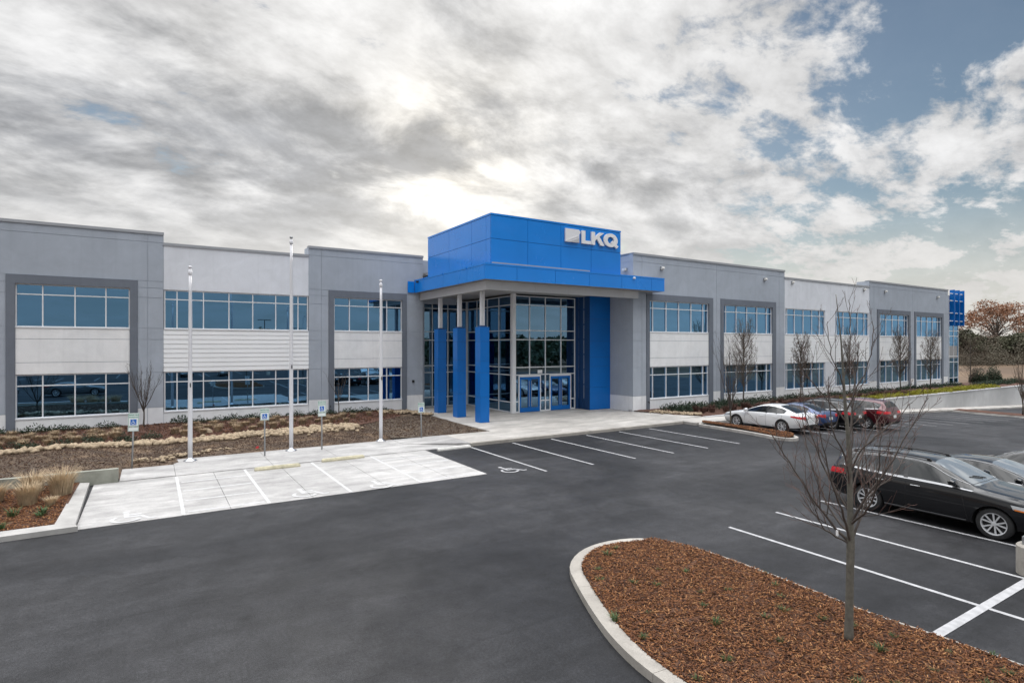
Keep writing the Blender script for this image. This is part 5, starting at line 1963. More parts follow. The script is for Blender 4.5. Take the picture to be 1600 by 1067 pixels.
for x, y, s, lab in ((84.2, 28.6, 0.72, 'round dark evergreen bush left of its twin by the brown field'), (87.0, 28.0, 0.8, 'round dark evergreen bush right of its twin by the brown field')):
    plant('evergreen_bush', cone, 'dark_green', (x, y, 0.0), lab, 'shrub', 'pair of evergreen bushes by the field', s)
for k in range(16):
    plant('evergreen_shrub', jun[1], 'dark_green', (79.5 + 0.75 * k, 26.6 + rg.uniform(-.6, .6), 0.12), 'low evergreen shrub at the far end of the bed by the field', 'shrub', 'low evergreens at the far end', 1.3)
# green tufts on the foreground island
tuft = [grass_mesh(70 + k, 46, 0.11, 0.20, 1.3, 0.0042) for k in range(4)]
tp = []
ri = random.Random(9)
while len(tp) < 46:
    x, y = ri.uniform(6.0, 10.2), ri.uniform(2.4, 9.7)
    if in_poly(x, y, isl_in) and all((x - a) ** 2 + (y - b) ** 2 > 0.17 for a, b in tp):
        tp.append((x, y))
for x, y in tp:
    plant('grass_tuft', ri.choice(tuft), 'green', (x, y, zi(x, y)), 'small green grass tuft growing through the foreground mulch', 'grass tuft', 'green tufts on the foreground island', ri.uniform(0.55, 1.1))
for k in range(7):
    x, y = ri.uniform(-4.2, -2.3), ri.uniform(18.5, 19.9)
    plant('grass_tuft', ri.choice(tuft), 'green', (x, y, 0.12), 'small green tuft in the mulch of the kerbed planter', 'grass tuft', 'green tufts in the kerbed planter', 1.8)
tag(obj('litter', MB().box(-0.06, 0.05, -0.03, 0.03, 0, 0.05).box(-0.02, 0.07, -0.01, 0.05, 0.051, 0.09), 'tail_red', loc=(3.2 + 0.7, 27.1, 0.13)), 'small scrap of red litter on the soil behind the concrete pad', 'litter')
st_ = MB()
base = bmesh.new()
bmesh.ops.create_icosphere(base, subdivisions=2, radius=0.28)
for v in base.verts:
    v.co = v.co * (1 + ri.uniform(-.18, .18))
    v.co.z *= 0.7
me = bpy.data.meshes.new('boulder')
base.to_mesh(me)
base.free()
tag(link('boulder', me, 'stone', None, (2.3, 32.6, zbed(2.3, 32.6) + 0.08)), 'single pale boulder among the small grass tufts', 'boulder')


# ------------------------------------------------------------------ background: field edge, hedgerow, rusty tree, rise behind the camera
def leaf_cloud(name, centres, radii, n, leaf, m, seed, loc, extra=None):
    """leaf-sized faces spread through several lobes"""
    rr = np.random.default_rng(seed)
    C_ = np.array(centres, float)
    Rr = np.array(radii, float)
    vol = np.prod(Rr, axis=1)
    idx = rr.choice(len(C_), n, p=vol / vol.sum())
    u = rr.normal(0, 1, (n, 3))
    u /= np.linalg.norm(u, axis=1)[:, None]
    rad = rr.uniform(0.25, 1.0, n) ** 0.45
    P = C_[idx] + u * rad[:, None] * Rr[idx] * (1 + 0.12 * rr.normal(0, 1, (n, 1)))
    d = rr.normal(0, 1, (n, 3))
    d /= np.linalg.norm(d, axis=1)[:, None]
    e = np.cross(d, rr.normal(0, 1, (n, 3)))
    e /= np.linalg.norm(e, axis=1)[:, None]
    s = leaf * rr.uniform(0.5, 1.3, n)[:, None]
    V = np.stack([P - d * s, P + e * s * 0.6, P + d * s, P - e * s * 0.6], 1).reshape(-1, 3)
    F = np.arange(n * 4).reshape(-1, 4)
    return link(name, np_mesh(name, V, F), m, extra, loc)


def big_tree(x, y, z, h, w, seed, m, label, n=6000, leaf=0.22, group='trees beyond the field'):
    rr = random.Random(seed)
    t = thing('broad_tree', label, 'tree', (x, y, z), 0, group)
    tr, br = MB(), MB()
    tr.tube([(0, 0, -0.5), (0.05, 0, h * 0.15), (0, 0.1, h * 0.32)], [h * 0.028, h * 0.022, h * 0.018], 8)
    cs, rs = [], []
    for k in range(16):
        a = 2 * math.pi * k / 16 * 1.618 * 4
        rr_ = w * 0.5 * math.sqrt((k + 0.5) / 16)
        zc = h * (0.86 - 0.38 * (rr_ / (w * 0.5)) ** 2) * rr.uniform(0.86, 1.04)
        c = Vector((math.cos(a) * rr_ * 0.85, math.sin(a) * rr_ * 0.85, zc))
        q = [Vector((0, 0.1, h * 0.3)), Vector((c.x * 0.35, c.y * 0.35, h * 0.3 + (c.z - h * 0.3) * 0.55)), c]
        q = [Vector(p) for p in catmull([tuple(p) for p in q], 3)]
        rd = [h * 0.011 * (1 - 0.85 * j / (len(q) - 1)) for j in range(len(q))]
        br.tube(q, rd, 5, cap=False)
        twigs(br, q, rd, rr, 6, h * 0.16, 1, None, 0.1, (0.4, 0.9), 0.02, 0.3, 3)
        cs.append(tuple(c))
        rs.append((w * 0.15, w * 0.15, h * 0.095))
    obj('trunk', tr, 'bark', t, True)
    obj('branches', br, 'bark', t)
    leaf_cloud('crown', cs, rs, n, leaf, m, seed, None, t)
    return t


def spot(right, dist):
    """plan position from a bearing right of the view axis (tangent) and a distance along it"""
    f_ = Vector((math.cos(R(57.85)), math.sin(R(57.85)), 0))
    r_ = Vector((math.sin(R(57.85)), -math.cos(R(57.85)), 0))
    p = f_ * dist + r_ * (right * dist)
    return p.x, p.y


x, y = spot(0.844, 150)
big_tree(x, y, 2.0, 15.5, 18.5, 4, 'rust_leaf', 'broad tree with rusty autumn leaves beyond the far end of the building', 7500, 0.22)
x, y = spot(0.9375, 165)
big_tree(x, y, 2.6, 12.0, 13.0, 6, 'scrub', 'grey bare-looking tree at the right edge beyond the field', 5000, 0.26)
for k, (u, d, h, w, m, lab) in enumerate(((0.790, 128, 9, 9, 'olive', 'olive tree in the hedgerow just right of the blue fins'), (0.8315, 132, 8, 11, 'scrub', 'grey-brown tree in the hedgerow below the rusty tree'),
                                          (0.8817, 126, 8, 11, 'olive', 'olive tree in the hedgerow at the right edge'), (0.9375, 120, 8, 11, 'scrub', 'grey-brown tree in the hedgerow past the right edge'))):
    x, y = spot(u, d)
    big_tree(x, y, -0.3, h, w, 20 + k, m, lab, 5200, 0.24, 'hedgerow trees')
cs, rs = [], []
rh = random.Random(5)
for k in range(90):
    u = 0.7757 + k * 0.00262
    d = rh.uniform(116, 124)
    x, y = spot(u, d)
    z = -0.45
    cs.append((x, y, z + rh.uniform(0.1, 1.0) * (2.2 + 1.6 * math.sin(k * 0.31) + 1.1 * math.sin(k * 0.83 + 1))))
    rs.append((rh.uniform(1.6, 3.0), rh.uniform(1.6, 2.8), rh.uniform(1.3, 2.6)))
stuff(leaf_cloud('hedgerow', cs, rs, 30000, 0.16, 'scrub', 3, (0, 0, 0)), 'tangled olive hedgerow across the brown field', 'hedgerow')
cs, rs = [], []
for k in range(70):
    u = 0.7478 + k * 0.0067
    d = rh.uniform(210, 330)
    x, y = spot(u, d)
    z = 4.6 - 0.013 * d
    cs.append((x, y, z + rh.uniform(0, 4)))
    rs.append((rh.uniform(5, 9), rh.uniform(5, 9), rh.uniform(3, 6)))
stuff(leaf_cloud('far_wood', cs, rs, 16000, 0.6, 'scrub', 4, (0, 0, 0)), 'far grey wood on the skyline behind the rusty tree', 'wood')
cs, rs = [], []
for k in range(110):
    u = 0.775 + k * 0.0022
    d = rh.uniform(134, 160)
    x, y = spot(u, d)
    cs.append((x, y, 1.5 + rh.uniform(0.1, 1.0) * (3.6 + 2.0 * math.sin(k * 0.23 + 2) + 1.2 * math.sin(k * 0.71))))
    rs.append((rh.uniform(2.0, 4.0), rh.uniform(2.0, 4.0), rh.uniform(1.5, 3.2)))
stuff(leaf_cloud('brush_bank', cs, rs, 30000, 0.20, 'brush', 13, (0, 0, 0)), 'bank of brown leafless brush below the rusty tree', 'brush')
# the wooded rise mirrored in the windows
cs, rs = [], []
for k in range(230):
    x = rh.uniform(-260, 340)
    y = rh.uniform(-215, -95)
    g = 5.5 * min(1, max(0, (-y - 90) / 170)) * (0.55 + 0.45 * math.sin(x * 0.012 + 0.6) ** 2)
    cs.append((x, y, g + rh.uniform(0, 3)))
    rs.append((rh.uniform(7, 12), rh.uniform(5, 9), rh.uniform(2.5, 5.5)))
stuff(leaf_cloud('wooded_rise', cs, rs, 60000, 1.3, 'dark_green', 6, (0, 0, 0)), 'dark wooded rise mirrored in the entrance glass', 'wood')
# lamp standards in the car park behind the camera, mirrored in the upper windows
for x, y, lab in ((14.5, -18, 'twin-headed lamp standard mirrored in the strip window, nearer one'), (24.0, -42, 'twin-headed lamp standard mirrored in the strip window, farther one')):
    t = thing('lamp_standard', lab, 'street lamp', (x, y, 0), 0, 'lamp standards in the car park')
    obj('footing', MB().lathe([(0, 0), (0.33, 0), (0.33, 0.6), (0, 0.6)], (0, 0, 0), 16), 'kerb', t)
    obj('pole', MB().tube([(0, 0, 0.6), (0, 0, 8.2)], [0.08, 0.06], 8), 'black_fit', t, True)
    obj('lamp_head', MB().box(-0.9, -0.15, -0.2, 0.2, 8.15, 8.25), 'black_fit', t)
    obj('lamp_head', MB().box(0.15, 0.9, -0.2, 0.2, 8.15, 8.25), 'black_fit', t)
    obj('arm', MB().box(-0.15, 0.15, -0.06, 0.06, 8.16, 8.24), 'black_fit', t)

# ------------------------------------------------------------------ cars
SEDAN = [  # xm xb xr zl zm zs zb zr zt wl wm wb wr
    (2.45, 2.42, 2.40, .30, .48, .60, .64, .67, .69, .45, .60, .55, .48),
    (2.37, 2.29, 2.25, .22, .48, .66, .70, .735, .76, .70, .81, .75, .66),
    (2.08, 2.02, 2.00, .18, .50, .73, .78, .815, .85, .82, .91, .85, .74),
    (1.45, 1.45, 1.45, .17, .52, .81, .865, .90, .945, .86, .93, .88, .77),
    (0.95, 1.02, 1.04, .17, .52, .85, .91, .945, 1.00, .87, .93, .885, .76),
    (0.55, 0.60, 0.50, .17, .52, .86, .925, 1.17, 1.22, .87, .93, .885, .70),
    (0.15, 0.22, -0.05, .17, .52, .87, .94, 1.345, 1.41, .87, .93, .885, .63),
    (-.45, -.45, -.52, .17, .52, .88, .95, 1.375, 1.445, .87, .93, .885, .615),
    (-1.05, -1.05, -1.02, .17, .53, .895, .965, 1.335, 1.405, .87, .93, .885, .60),
    (-1.40, -1.45, -1.55, .17, .54, .91, .985, 1.185, 1.24, .87, .93, .885, .61),
    (-1.75, -1.80, -2.00, .18, .55, .92, 1.0, 1.04, 1.075, .86, .92, .86, .66),
    (-2.28, -2.28, -2.30, .23, .56, .90, .98, 1.01, 1.035, .78, .88, .81, .66),
    (-2.42, -2.40, -2.39, .33, .58, .86, .92, .955, .98, .66, .78, .71, .60),
    (-2.46, -2.43, -2.42, .42, .58, .78, .84, .87, .89, .50, .62, .55, .48)]
SUV = [
    (2.48, 2.45, 2.43, .36, .60, .76, .82, .86, .89, .50, .66, .60, .52),
    (2.38, 2.30, 2.27, .27, .60, .84, .91, .955, .99, .75, .87, .80, .70),
    (2.05, 2.00, 1.98, .24, .62, .91, .98, 1.02, 1.06, .88, .955, .89, .77),
    (1.45, 1.45, 1.45, .23, .62, .96, 1.03, 1.07, 1.12, .91, .975, .92, .79),
    (1.02, 1.10, 1.12, .23, .62, .99, 1.06, 1.10, 1.16, .91, .975, .925, .79),
    (0.66, 0.72, 0.62, .23, .62, 1.0, 1.075, 1.36, 1.42, .91, .975, .925, .73),
    (0.30, 0.36, 0.16, .23, .62, 1.01, 1.09, 1.55, 1.635, .91, .975, .925, .67),
    (-.42, -.42, -.46, .23, .62, 1.02, 1.10, 1.59, 1.69, .91, .975, .925, .655),
    (-1.12, -1.12, -1.18, .23, .63, 1.035, 1.115, 1.575, 1.68, .91, .975, .925, .645),
    (-1.62, -1.66, -1.78, .24, .64, 1.06, 1.145, 1.525, 1.64, .90, .97, .92, .63),
    (-1.98, -1.98, -2.12, .26, .65, 1.09, 1.18, 1.46, 1.59, .88, .955, .90, .62),
    (-2.32, -2.28, -2.34, .30, .66, 1.04, 1.12, 1.20, 1.26, .82, .92, .86, .70),
    (-2.44, -2.40, -2.40, .36, .66, .95, 1.02, 1.05, 1.08, .72, .87, .82, .72),
    (-2.49, -2.46, -2.45, .44, .62, .80, .86, .89, .91, .60, .74, .68, .60)]


def car_rings(st, k_len=1.0, k_w=1.0, k_h=1.0):
    rings = []
    for xm, xb, xr, zl, zm, zs, zb, zr, zt, wl, wm, wb, wr in st:
        ch = min(0.011, 0.3 * (zr - zb))
        half = [(xm, 0, zl), (xm, wl * .86, zl), (xm, wl, zl + .09), (xm, wm, zm), (xm * .5 + xb * .5, wm - .006, (zm + zs) / 2 + .03), (xb, wm - .018, zs), (xb, wb, zb),
                (xb + (xr - xb) * 0.07, wb - .008 - .004 * (ch > .008), zb + ch), (xr, wr, zr), (xr, wr - .05, zr + (zt - zr) * .45), (xr, wr * .55, zt - .012), (xr, 0, zt)]
        half = [(x * k_len, y * k_w, z * k_h) for x, y, z in half]
        rings.append(half + [(x, -y, z) for x, y, z in half[-2:0:-1]])
    return rings


CARMESH = {}


def car_shell(kind, key, k_len, k_w, k_h, axles, wheel_r, glass, shield, rear, chrome):
    """smooth closed shell with wheel wells cut out, then split by material into body, glass, chrome"""
    rings = car_rings(SEDAN if kind == 'sedan' else SUV, k_len, k_w, k_h)
    n = len(rings[0])
    V = [p for r in rings for p in r]
    F, MI = [], []
    half = n // 2
    for i in range(len(rings) - 1):
        for j in range(n):
            a, b = i * n + j, i * n + (j + 1) % n
            F.append((a, a + n, b + n, b))
            jj = j if j < half else n - 1 - j
            mi = 0
            if jj == 7 and glass[0] <= i < glass[1]:
                mi = 1
            elif jj in (9, 10) and shield[0] <= i < shield[1]:
                mi = 2
            elif jj in (9, 10) and rear[0] <= i < rear[1]:
                mi = 3
            elif jj == 6 and chrome and glass[0] <= i < glass[1]:
                mi = 4
            elif jj in (0, 1):
                mi = 5
            MI.append(mi)
    F.append(tuple(range(n)))
    F.append(tuple((len(rings) - 1) * n + j for j in reversed(range(n))))
    MI += [0, 0]
    me = bpy.data.meshes.new('shell')
    me.from_pydata(V, [], F)
    slots = ['paint_black', 'car_glass', 'screen_glass', 'car_glass', 'chrome', 'trim_black']
    for s in slots:
        me.materials.append(M[s])
    me.polygons.foreach_set('material_index', MI)
    me.polygons.foreach_set('use_smooth', [True] * len(F))
    bm = bmesh.new()
    bm.from_mesh(me)
    bmesh.ops.recalc_face_normals(bm, faces=bm.faces[:])
    cl = bm.edges.layers.float.get('crease_edge') or bm.edges.layers.float.new('crease_edge')
    for e in bm.edges:
        if len(e.link_faces) == 2 and e.link_faces[0].material_index != e.link_faces[1].material_index:
            e[cl] = 0.35
    bm.to_mesh(me)
    bm.free()
    o = bpy.data.objects.new('shell', me)
    C.objects.link(o)
    ss = o.modifiers.new('s', 'SUBSURF')
    ss.levels = ss.render_levels = 2
    cut = MB()
    W = 0.98 * k_w
    for ax in axles:
        for s in (-1, 1):
            prof = [(0.0001, 0), (wheel_r + .055, 0), (wheel_r + .055, .55), (0.0001, .55)]
            nn = len(cut.v)
            seg = 26
            for (r_, h_) in prof[1:3]:
                for k in range(seg):
                    a = 2 * math.pi * k / seg
                    cut.v.append((ax + r_ * math.cos(a), s * (W - 0.28 + h_), wheel_r + r_ * math.sin(a)))
            for k in range(seg):
                j = (k + 1) % seg
                cut.f.append((nn + k, nn + j, nn + seg + j, nn + seg + k))
            cut.f.append(tuple(nn + k for k in reversed(range(seg))))
            cut.f.append(tuple(nn + seg + k for k in range(seg)))
    cme = cut.mesh('wells')
    bm = bmesh.new()
    bm.from_mesh(cme)
    bmesh.ops.recalc_face_normals(bm, faces=bm.faces[:])
    bm.to_mesh(cme)
    bm.free()
    for s in slots:
        cme.materials.append(M[s])
    cme.polygons.foreach_set('material_index', [5] * len(cme.polygons))
    co = bpy.data.objects.new('wells', cme)
    C.objects.link(co)
    bo = o.modifiers.new('b', 'BOOLEAN')
    bo.operation = 'DIFFERENCE'
    bo.solver = 'EXACT'
    bo.object = co
    dg = bpy.context.evaluated_depsgraph_get()
    ev = bpy.data.meshes.new_from_object(o.evaluated_get(dg))
    bpy.data.objects.remove(o)
    bpy.data.objects.remove(co)
    VV = [v.co.copy() for v in ev.vertices]
    tree = BVHTree.FromPolygons(VV, [tuple(p.vertices) for p in ev.polygons])
    parts = {}
    for p in ev.polygons:
        c = p.center
        key_ = p.material_index
        if key_ == 1:
            key_ = (1, c.y > 0)
        if key_ == 5:
            key_ = 5
        parts.setdefault(key_, []).append(tuple(p.vertices))
    out = {}
    for k, fs in parts.items():
        used = sorted({i for f in fs for i in f})
        mp = {i: j for j, i in enumerate(used)}
        m2 = bpy.data.meshes.new('part')
        m2.from_pydata([tuple(VV[i]) for i in used], [], [tuple(mp[i] for i in f) for f in fs])
        sm = [len(f) <= 4 for f in fs]
        m2.polygons.foreach_set('use_smooth', sm if k != 5 else [False] * len(fs))
        out[k] = m2
    return out, tree


def ray_patch(tree, quad, direction, nu, nv, off=0.006, thick=0.03):
    """a lamp, plate or seam laid on the body: quad corners are shot onto the shell along direction"""
    d = Vector(direction).normalized()
    a, b, c, e = [Vector(q) for q in quad]
    pts = []
    for j in range(nv + 1):
        for i in range(nu + 1):
            u, v = i / nu, j / nv
            p = a * (1 - u) * (1 - v) + b * u * (1 - v) + c * u * v + e * (1 - u) * v
            h = tree.ray_cast(p - d * 3, d, 6)
            pts.append((h[0] if h[0] is not None else p) - d * off)
    mb = MB()
    n = len(pts)
    mb.v = [tuple(p) for p in pts] + [tuple(p + d * thick) for p in pts]
    for j in range(nv):
        for i in range(nu):
            q = j * (nu + 1) + i
            mb.f.append((q, q + 1, q + nu + 2, q + nu + 1))
    ring = [i for i in range(nu + 1)] + [(j + 1) * (nu + 1) - 1 for j in range(1, nv + 1)] + [nv * (nu + 1) + i for i in reversed(range(nu))] + [j * (nu + 1) for j in reversed(range(1, nv))]
    for k in range(len(ring)):
        x, y = ring[k], ring[(k + 1) % len(ring)]
        mb.f.append((x, x + n, y + n, y))
    return mb


def ray_line(tree, pts, direction, r=0.005, off=0.0, sub=6):
    d = Vector(direction).normalized()
    q = []
    for a, b in zip(pts[:-1], pts[1:]):
        for k in range(sub):
            q.append(Vector(a).lerp(Vector(b), k / sub))
    q.append(Vector(pts[-1]))
    out = []
    for p in q:
        h = tree.ray_cast(p - d * 3, d, 6)
        if h[0] is not None:
            out.append(h[0] - d * off)
    return MB().tube(out, r, 5) if len(out) > 1 else MB()


def wheel_meshes(r, w, style):
    ty = MB().lathe([(r * .68, -w / 2), (r * .90, -w / 2 - .004), (r * .975, -w * .40), (r, -w * .25), (r, w * .25), (r * .975, w * .40), (r * .90, w / 2 + .004), (r * .68, w / 2)], (0, 0, 0), 36, 'y').mesh('tyre', True)
    mb = MB().lathe([(r * .70, -w / 2 + .01), (r * .70, -w / 2 - .002), (r * .645, -w / 2 + .004), (r * .63, w * .2)], (0, 0, 0), 36, 'y')
    ns = 5
    for k in range(ns):
        for s in ((-0.17, 0.17) if style != 'plain' else (0.0,)):
            a0 = 2 * math.pi * k / ns + s * 0.55
            a1 = 2 * math.pi * k / ns + s * 1.6
            p0 = Vector((r * .10 * math.cos(a0), -w / 2 + .018, r * .10 * math.sin(a0)))
            p1 = Vector((r * .66 * math.cos(a1), -w / 2 + .006, r * .66 * math.sin(a1)))
            t = (p1 - p0).normalized()
            sd = Vector((-t.z, 0, t.x))
            wd0, wd1 = r * (.036 if style != 'plain' else .09), r * (.046 if style != 'plain' else .12)
            n = len(mb.v)
            mb.v += [tuple(p0 - sd * wd0), tuple(p0 + sd * wd0), tuple(p1 + sd * wd1), tuple(p1 - sd * wd1)]
            mb.v += [tuple(Vector(v) + Vector((0, .03, 0))) for v in mb.v[n:n + 4]]
            mb.f += [(n, n + 1, n + 2, n + 3), (n, n + 4, n + 5, n + 1), (n + 2, n + 6, n + 7, n + 3), (n + 1, n + 5, n + 6, n + 2), (n + 3, n + 7, n + 4, n)]
    mb.lathe([(0.0, -w / 2 + .004), (r * .13, -w / 2 + .008), (r * .15, -w / 2 + .03)], (0, 0, 0), 14, 'y')
    rim = mb.mesh('rim', False)
    disc = MB().lathe([(0.0, -w / 2 + .07), (r * .66, -w / 2 + .07), (r * .66, w / 2 - .02), (0.0, w / 2 - .02)], (0, 0, 0), 24, 'y').mesh('hub', False)
    return ty, rim, disc


def make_car(kind, name, label, cat, loc, rz, paint, group=None, k=(1, 1, 1), chrome=True, rails=False, wheel='split', roll=0.0, detail=True, tail='bar'):
    kl, kw, kh = k
    axf, axr, wr, tw = (1.42, -1.355, .345, .22) if kind == 'sedan' else (1.50, -1.34, .372, .25)
    axf, axr = axf * kl, axr * kl
    if kind == 'sedan':
        glass, shield, rear = (4, 9), (4, 6), (8, 10)
    else:
        glass, shield, rear = (4, 10), (4, 6), (10, 11)
    key = (kind, k, chrome)
    if key not in CARMESH:
        CARMESH[key] = car_shell(kind, key, kl, kw, kh, (axf, axr), wr, glass, shield, rear, chrome)
    parts, tree = CARMESH[key]
    t = thing(name, label, cat, loc, rz, group)
    t.rotation_euler = (roll, 0, rz)
    W = 0.98 * kw
    L = 2.47 * kl

    def add(nm, me, m, parent=None):
        me = me.copy()
        me.materials.clear()
        return link(nm, me, m, parent or t)
    body = add('body', parts[0], paint)
    add('underbody', parts[5], 'trim_black')
    for kk, me in parts.items():
        if isinstance(kk, tuple):
            add('side_window', me, 'car_glass')
    add('windscreen', parts[2], 'screen_glass')
    if 3 in parts:
        add('rear_window', parts[3], 'car_glass')
    if 4 in parts:
        add('window_trim', parts[4], 'chrome')
    ty, rim, disc = WHEELS.setdefault((wr, tw, wheel), wheel_meshes(wr, tw, wheel))
    for ax in (axf, axr):
        for s in (-1, 1):
            w = link('wheel', rim.copy(), 'rim', t, (ax, s * (W - 0.155 - .03), wr))
            w.rotation_euler = (0, rnd.uniform(0, 1.2), math.pi if s > 0 else 0)
            link('tyre', ty.copy(), 'tyre', w)
            link('hub', disc.copy(), 'rim_dark', w)
    zb = (0.93 if kind == 'sedan' else 1.08) * kh
    zr = (1.37 if kind == 'sedan' else 1.58) * kh
    for s in (-1, 1):
        dY = (0, -s, 0)
        # pillars between the side windows
        for xb, xr, wd in (((-.42, -.47, .05), (-1.02, -1.12, .035)) if kind == 'sedan' else ((-.38, -.43, .05), (-1.22, -1.30, .05))):
            xb, xr = xb * kl, xr * kl
            obj('pillar', ray_patch(tree, [(xb - wd, 0, zb + .04), (xb + wd, 0, zb + .04), (xr + wd, 0, zr - .03), (xr - wd, 0, zr - .03)], dY, 1, 5, 0.003, .01), 'paint_black', t)
        if chrome:
            # bright strip over the side glass
            q = [(1.0 * kl, 0, zb + .10), (0.55 * kl, 0, zb + .24 * kh), (0.05 * kl, 0, zr - .05), (-.5 * kl, 0, zr - .008), (-1.1 * kl, 0, zr - .03), (-1.62 * kl, 0, zr - (.24 if kind == 'sedan' else .09))]
            if kind != 'sedan':
                q.append((-1.95 * kl, 0, zr - .26))
            q = catmull(q, 4)
            m_ = ray_line(tree, q, dY, .009, .002, 1)
            if m_.v:
                obj('window_trim', m_, 'chrome', t)
        # door seams, handles, mirror, lamps
        zs0, zs1 = .28 * kh, zb - .02
        for x0, x1 in (((.95, .82), (-.42, -.40), (-1.25, -1.35)) if kind == 'sedan' else ((1.0, .86), (-.38, -.36), (-1.32, -1.20))):
            obj('door_seam', ray_line(tree, [(x0 * kl, 0, zs0), (x1 * kl, 0, zs1)], dY, .006, -.001, 8), 'trim_black', body)
        obj('door_seam', ray_line(tree, [(.95 * kl, 0, zs0 - .02), (-1.05 * kl, 0, zs0 - .02)], dY, .006, -.001, 8), 'trim_black', body)
        if kind != 'sedan':
            obj('sill_trim', ray_line(tree, [(.95 * kl, 0, .33 * kh), (-.9 * kl, 0, .33 * kh)], dY, .016, .004, 8), 'chrome', t)
        for x in ((-.18, -.98) if kind == 'sedan' else (-.14, -1.0)):
            h = tree.ray_cast(Vector((x * kl, s * 3, zb - .12)), Vector(dY), 5)
            if h[0] is not None:
                p = h[0]
                obj('door_handle', MB().tube([(p.x - .11, p.y + s * .005, p.z), (p.x - .09, p.y + s * .035, p.z + .003), (p.x + .09, p.y + s * .035, p.z + .006), (p.x + .11, p.y + s * .005, p.z + .004)], .013, 6), 'chrome' if chrome else paint, t)
        mx, mz = (.72 * kl, zb + .07)
        mir = MB()
        my = W - .06
        pr = [(-.09, .0), (-.10, .10), (-.03, .15), (.07, .12), (.10, .05), (.05, -.01)]
        n0 = len(mir.v)
        for (yy, sc) in ((my, .75), (my + .08, 1.0), (my + .17, .95), (my + .215, .6)):
            mir.v += [(mx + a * sc, s * yy, mz + .03 + (b - .06) * sc + .03) for a, b in pr]
        for i in range(3):
            for j in range(6):
                a, b = n0 + i * 6 + j, n0 + i * 6 + (j + 1) % 6
                mir.f.append((a, b, b + 6, a + 6))
        mir.f.append(tuple(n0 + j for j in range(6)))
        mir.f.append(tuple(n0 + 18 + j for j in range(6)))
        mir.tube([(mx + .02, s * (W - .10), mz - .02), (mx, s * (my + .06), mz + .05)], .03, 6)
        obj('mirror', mir, paint, t)
        if kind == 'sedan':
            tl = obj('tail_light', ray_patch(tree, [(-1.90 * kl, s * .95, .87 * kh), (-2.40 * kl, s * .45, .76 * kh), (-2.40 * kl, s * .45, .93 * kh), (-1.90 * kl, s * .95, .945 * kh)], (0.72, -s * .70, 0), 8, 3, .008, .02), 'tail_red', t)
            obj('head_light', ray_patch(tree, [(1.86 * kl, s * .95, .66 * kh), (2.45 * kl, s * .45, .58 * kh), (2.45 * kl, s * .45, .66 * kh), (1.86 * kl, s * .95, .74 * kh)], (-.72, -s * .70, 0), 8, 3, .006, .02), 'head_clear', t)
        else:
            tl = obj('tail_light', ray_patch(tree, [(-1.95 * kl, s * .98, .93 * kh), (-2.46 * kl, s * .40, .92 * kh), (-2.44 * kl, s * .40, 1.05 * kh), (-2.0 * kl, s * .96, 1.08 * kh)], (0.75, -s * .66, 0), 8, 3, .010, .02), 'tail_red', t)
            hl = obj('head_light', ray_patch(tree, [(1.90 * kl, s * .98, .80 * kh), (2.46 * kl, s * .42, .74 * kh), (2.46 * kl, s * .42, .83 * kh), (1.86 * kl, s * .98, .90 * kh)], (-.72, -s * .70, 0), 8, 3, .008, .02), 'head_clear', t)
            obj('indicator', ray_patch(tree, [(1.92 * kl, s * .98, .79 * kh), (2.2 * kl, s * .75, .76 * kh), (2.2 * kl, s * .75, .79 * kh), (1.90 * kl, s * .98, .82 * kh)], (-.5, -s * .86, 0), 4, 1, .014, .01), 'amber', hl)
    # ends
    zc = .55 if kind == 'sedan' else .68
    obj('grille', ray_patch(tree, [(3, -.42, zc - .12), (3, .42, zc - .12), (3, .50, zc + .10), (3, -.50, zc + .10)], (-1, 0, 0), 6, 3, .008, .03), 'trim_black', t)
    obj('bumper_intake', ray_patch(tree, [(3, -.55, .30), (3, .55, .30), (3, .60, .40), (3, -.60, .40)], (-1, 0, 0), 6, 2, .006, .03), 'trim_black', t)
    zp = .70 if kind == 'sedan' else .80
    obj('number_plate', ray_patch(tree, [(-3, -.16, zp - .08), (-3, .16, zp - .08), (-3, .16, zp + .08), (-3, -.16, zp + .08)], (1, 0, 0), 3, 2, .012, .02), 'plate', t)
    obj('bumper_trim', ray_patch(tree, [(-3, -.62, .36), (-3, .62, .36), (-3, .66, .50), (-3, -.66, .50)], (1, 0, 0), 8, 2, .007, .03), 'trim_black', t)
    obj('boot_seam', ray_line(tree, [(-3, -.60, zp + .13), (-3, .60, zp + .13)], (1, 0, 0), .008, -.001, 10), 'chrome' if kind != 'sedan' else 'trim_black', t)
    obj('bonnet_seam', ray_line(tree, [(1.02 * kl, -.72, 3), (1.06 * kl, 0, 3), (1.02 * kl, .72, 3)], (0, 0, -1), .008, -.002, 8), 'trim_black', t)
    for s in (-1, 1):
        obj('wiper', ray_line(tree, [(.98 * kl, s * .10 + .12, 3), (.84 * kl, s * .10 - .42 + .12, 3)], (0, 0, -1), .010, .012, 6), 'trim_black', t)
        if rails:
            m_ = ray_line(tree, [(.05 * kl, s * .56, 3), (-1.85 * kl, s * .54, 3)], (0, 0, -1), .018, .045, 10)
            rl = obj('roof_rail', m_, 'trim_black', t)
            for x in (.03, -.9, -1.82):
                obj('rail_foot', ray_line(tree, [(x * kl + .05, s * .56, 3), (x * kl - .05, s * .56, 3)], (0, 0, -1), .024, .018, 2), 'trim_black', rl)
    return t


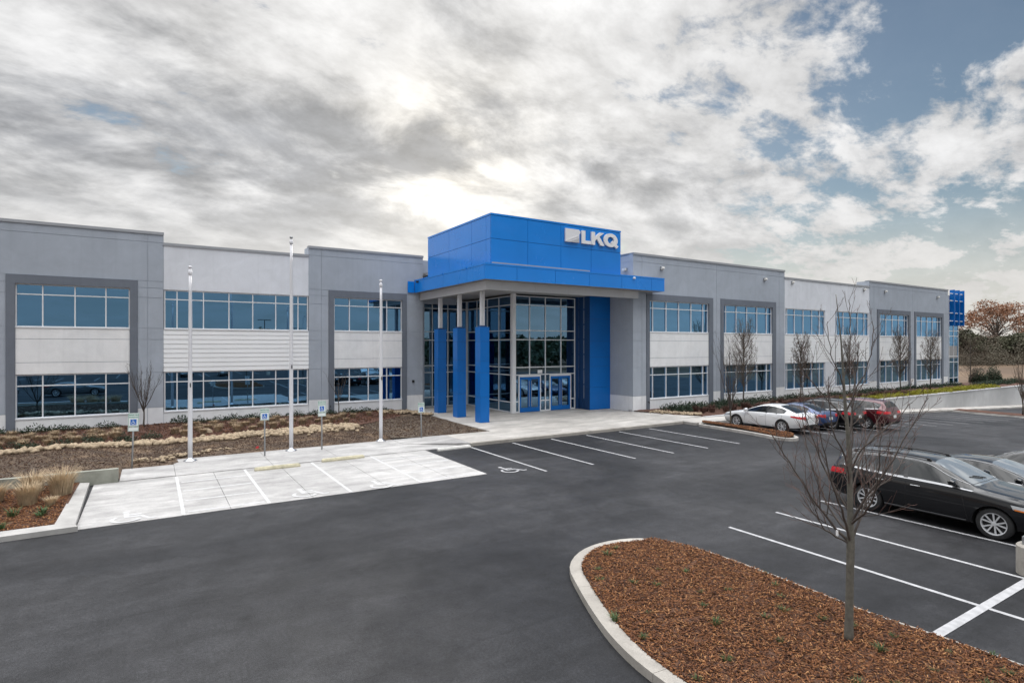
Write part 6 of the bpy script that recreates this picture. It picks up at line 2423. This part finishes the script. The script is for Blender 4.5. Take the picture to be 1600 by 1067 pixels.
WHEELS = {}
UP = R(90)
make_car('sedan', 'sedan', 'white sedan parked beside the narrow mulched island', 'car', (29.13, 19.45, zg(29.1)), UP, 'paint_white', 'cars parked facing the building', chrome=False)
make_car('sedan', 'sedan', 'dark blue sedan parked between the white sedan and black wagon', 'car', (31.85, 19.75, zg(31.8)), UP, 'paint_blue', 'cars parked facing the building', k=(.93, .97, 1.0), chrome=True)
make_car('suv', 'suv', 'black sport utility wagon parked beside the maroon one', 'car', (34.05, 19.5, zg(34.1)), UP, 'paint_black', 'cars parked facing the building', rails=True)
make_car('suv', 'suv', 'maroon family wagon, the last car before the retaining wall', 'car', (36.55, 18.9, zg(36.5)), UP, 'paint_maroon', 'cars parked facing the building', k=(1.03, 1.0, 1.05))
nearcar = make_car('suv', 'suv', 'large black sport utility wagon behind the bare foreground tree', 'car', (17.84, 6.94, 0), -UP, 'paint_black', 'cars parked at right', rails=True)
make_car('sedan', 'sedan', 'black sedan beyond the large black wagon, cut by the right edge', 'car', (20.25, 6.35, 0), -UP, 'paint_black', 'cars parked at right', chrome=True)
make_car('sedan', 'sedan', 'dark sedan facing the building, the farthest one at the right edge', 'car', (22.85, 6.35, 0), UP, 'paint_black', 'cars parked at right', k=(1.0, 1.0, 1.06))


def copy_car(src, loc, rz, paint, label, group):
    c = copy_tree(src)
    c.location = loc
    c.rotation_euler = (0, 0, rz)
    c['label'] = label
    c['group'] = group
    for ch in c.children:
        if ch.name.split('.')[0] in ('body', 'mirror'):
            ch.data = ch.data.copy()
            ch.data.materials.clear()
            ch.data.materials.append(M[paint])
    return c


sed = make_car('sedan', 'sedan', 'grey sedan mirrored in the leftmost lower window', 'car', (-6.0, 9.6, 0), 0, 'paint_grey', 'cars mirrored in the windows', chrome=False)
for k, (x, y, rz, p, lab, src) in enumerate((
        (-12.5, 9.4, 0.0, 'paint_white', 'white sedan mirrored behind the grey one', sed),
        (20.2, -1.0, UP, 'paint_silver', 'silver sedan out of frame at right, mirrored in the door glass', sed),
        (26.8, -0.8, UP, 'paint_white', 'white sedan out of frame at right, mirrored in the right wing', sed),
        (24.6, -1.0, UP, 'paint_grey', 'grey wagon out of frame at right, mirrored in the right wing', nearcar),
        (31.2, -1.0, UP, 'paint_silver', 'silver wagon out of frame at right, mirrored in the right wing', nearcar),
        (-2.0, -26.0, UP, 'paint_white', 'white wagon in the far row behind the camera', nearcar),
        (4.9, -26.0, UP, 'paint_black', 'black sedan in the far row behind the camera', sed),
        (9.5, -26.0, UP, 'paint_silver', 'silver sedan in the far row behind the camera', sed))):
    copy_car(src, (x, y, zg(x)), rz, p, lab, 'cars mirrored in the windows')

scene.cycles.max_bounces = 7
scene.cycles.diffuse_bounces = 3
scene.cycles.glossy_bounces = 3
scene.cycles.transparent_max_bounces = 8
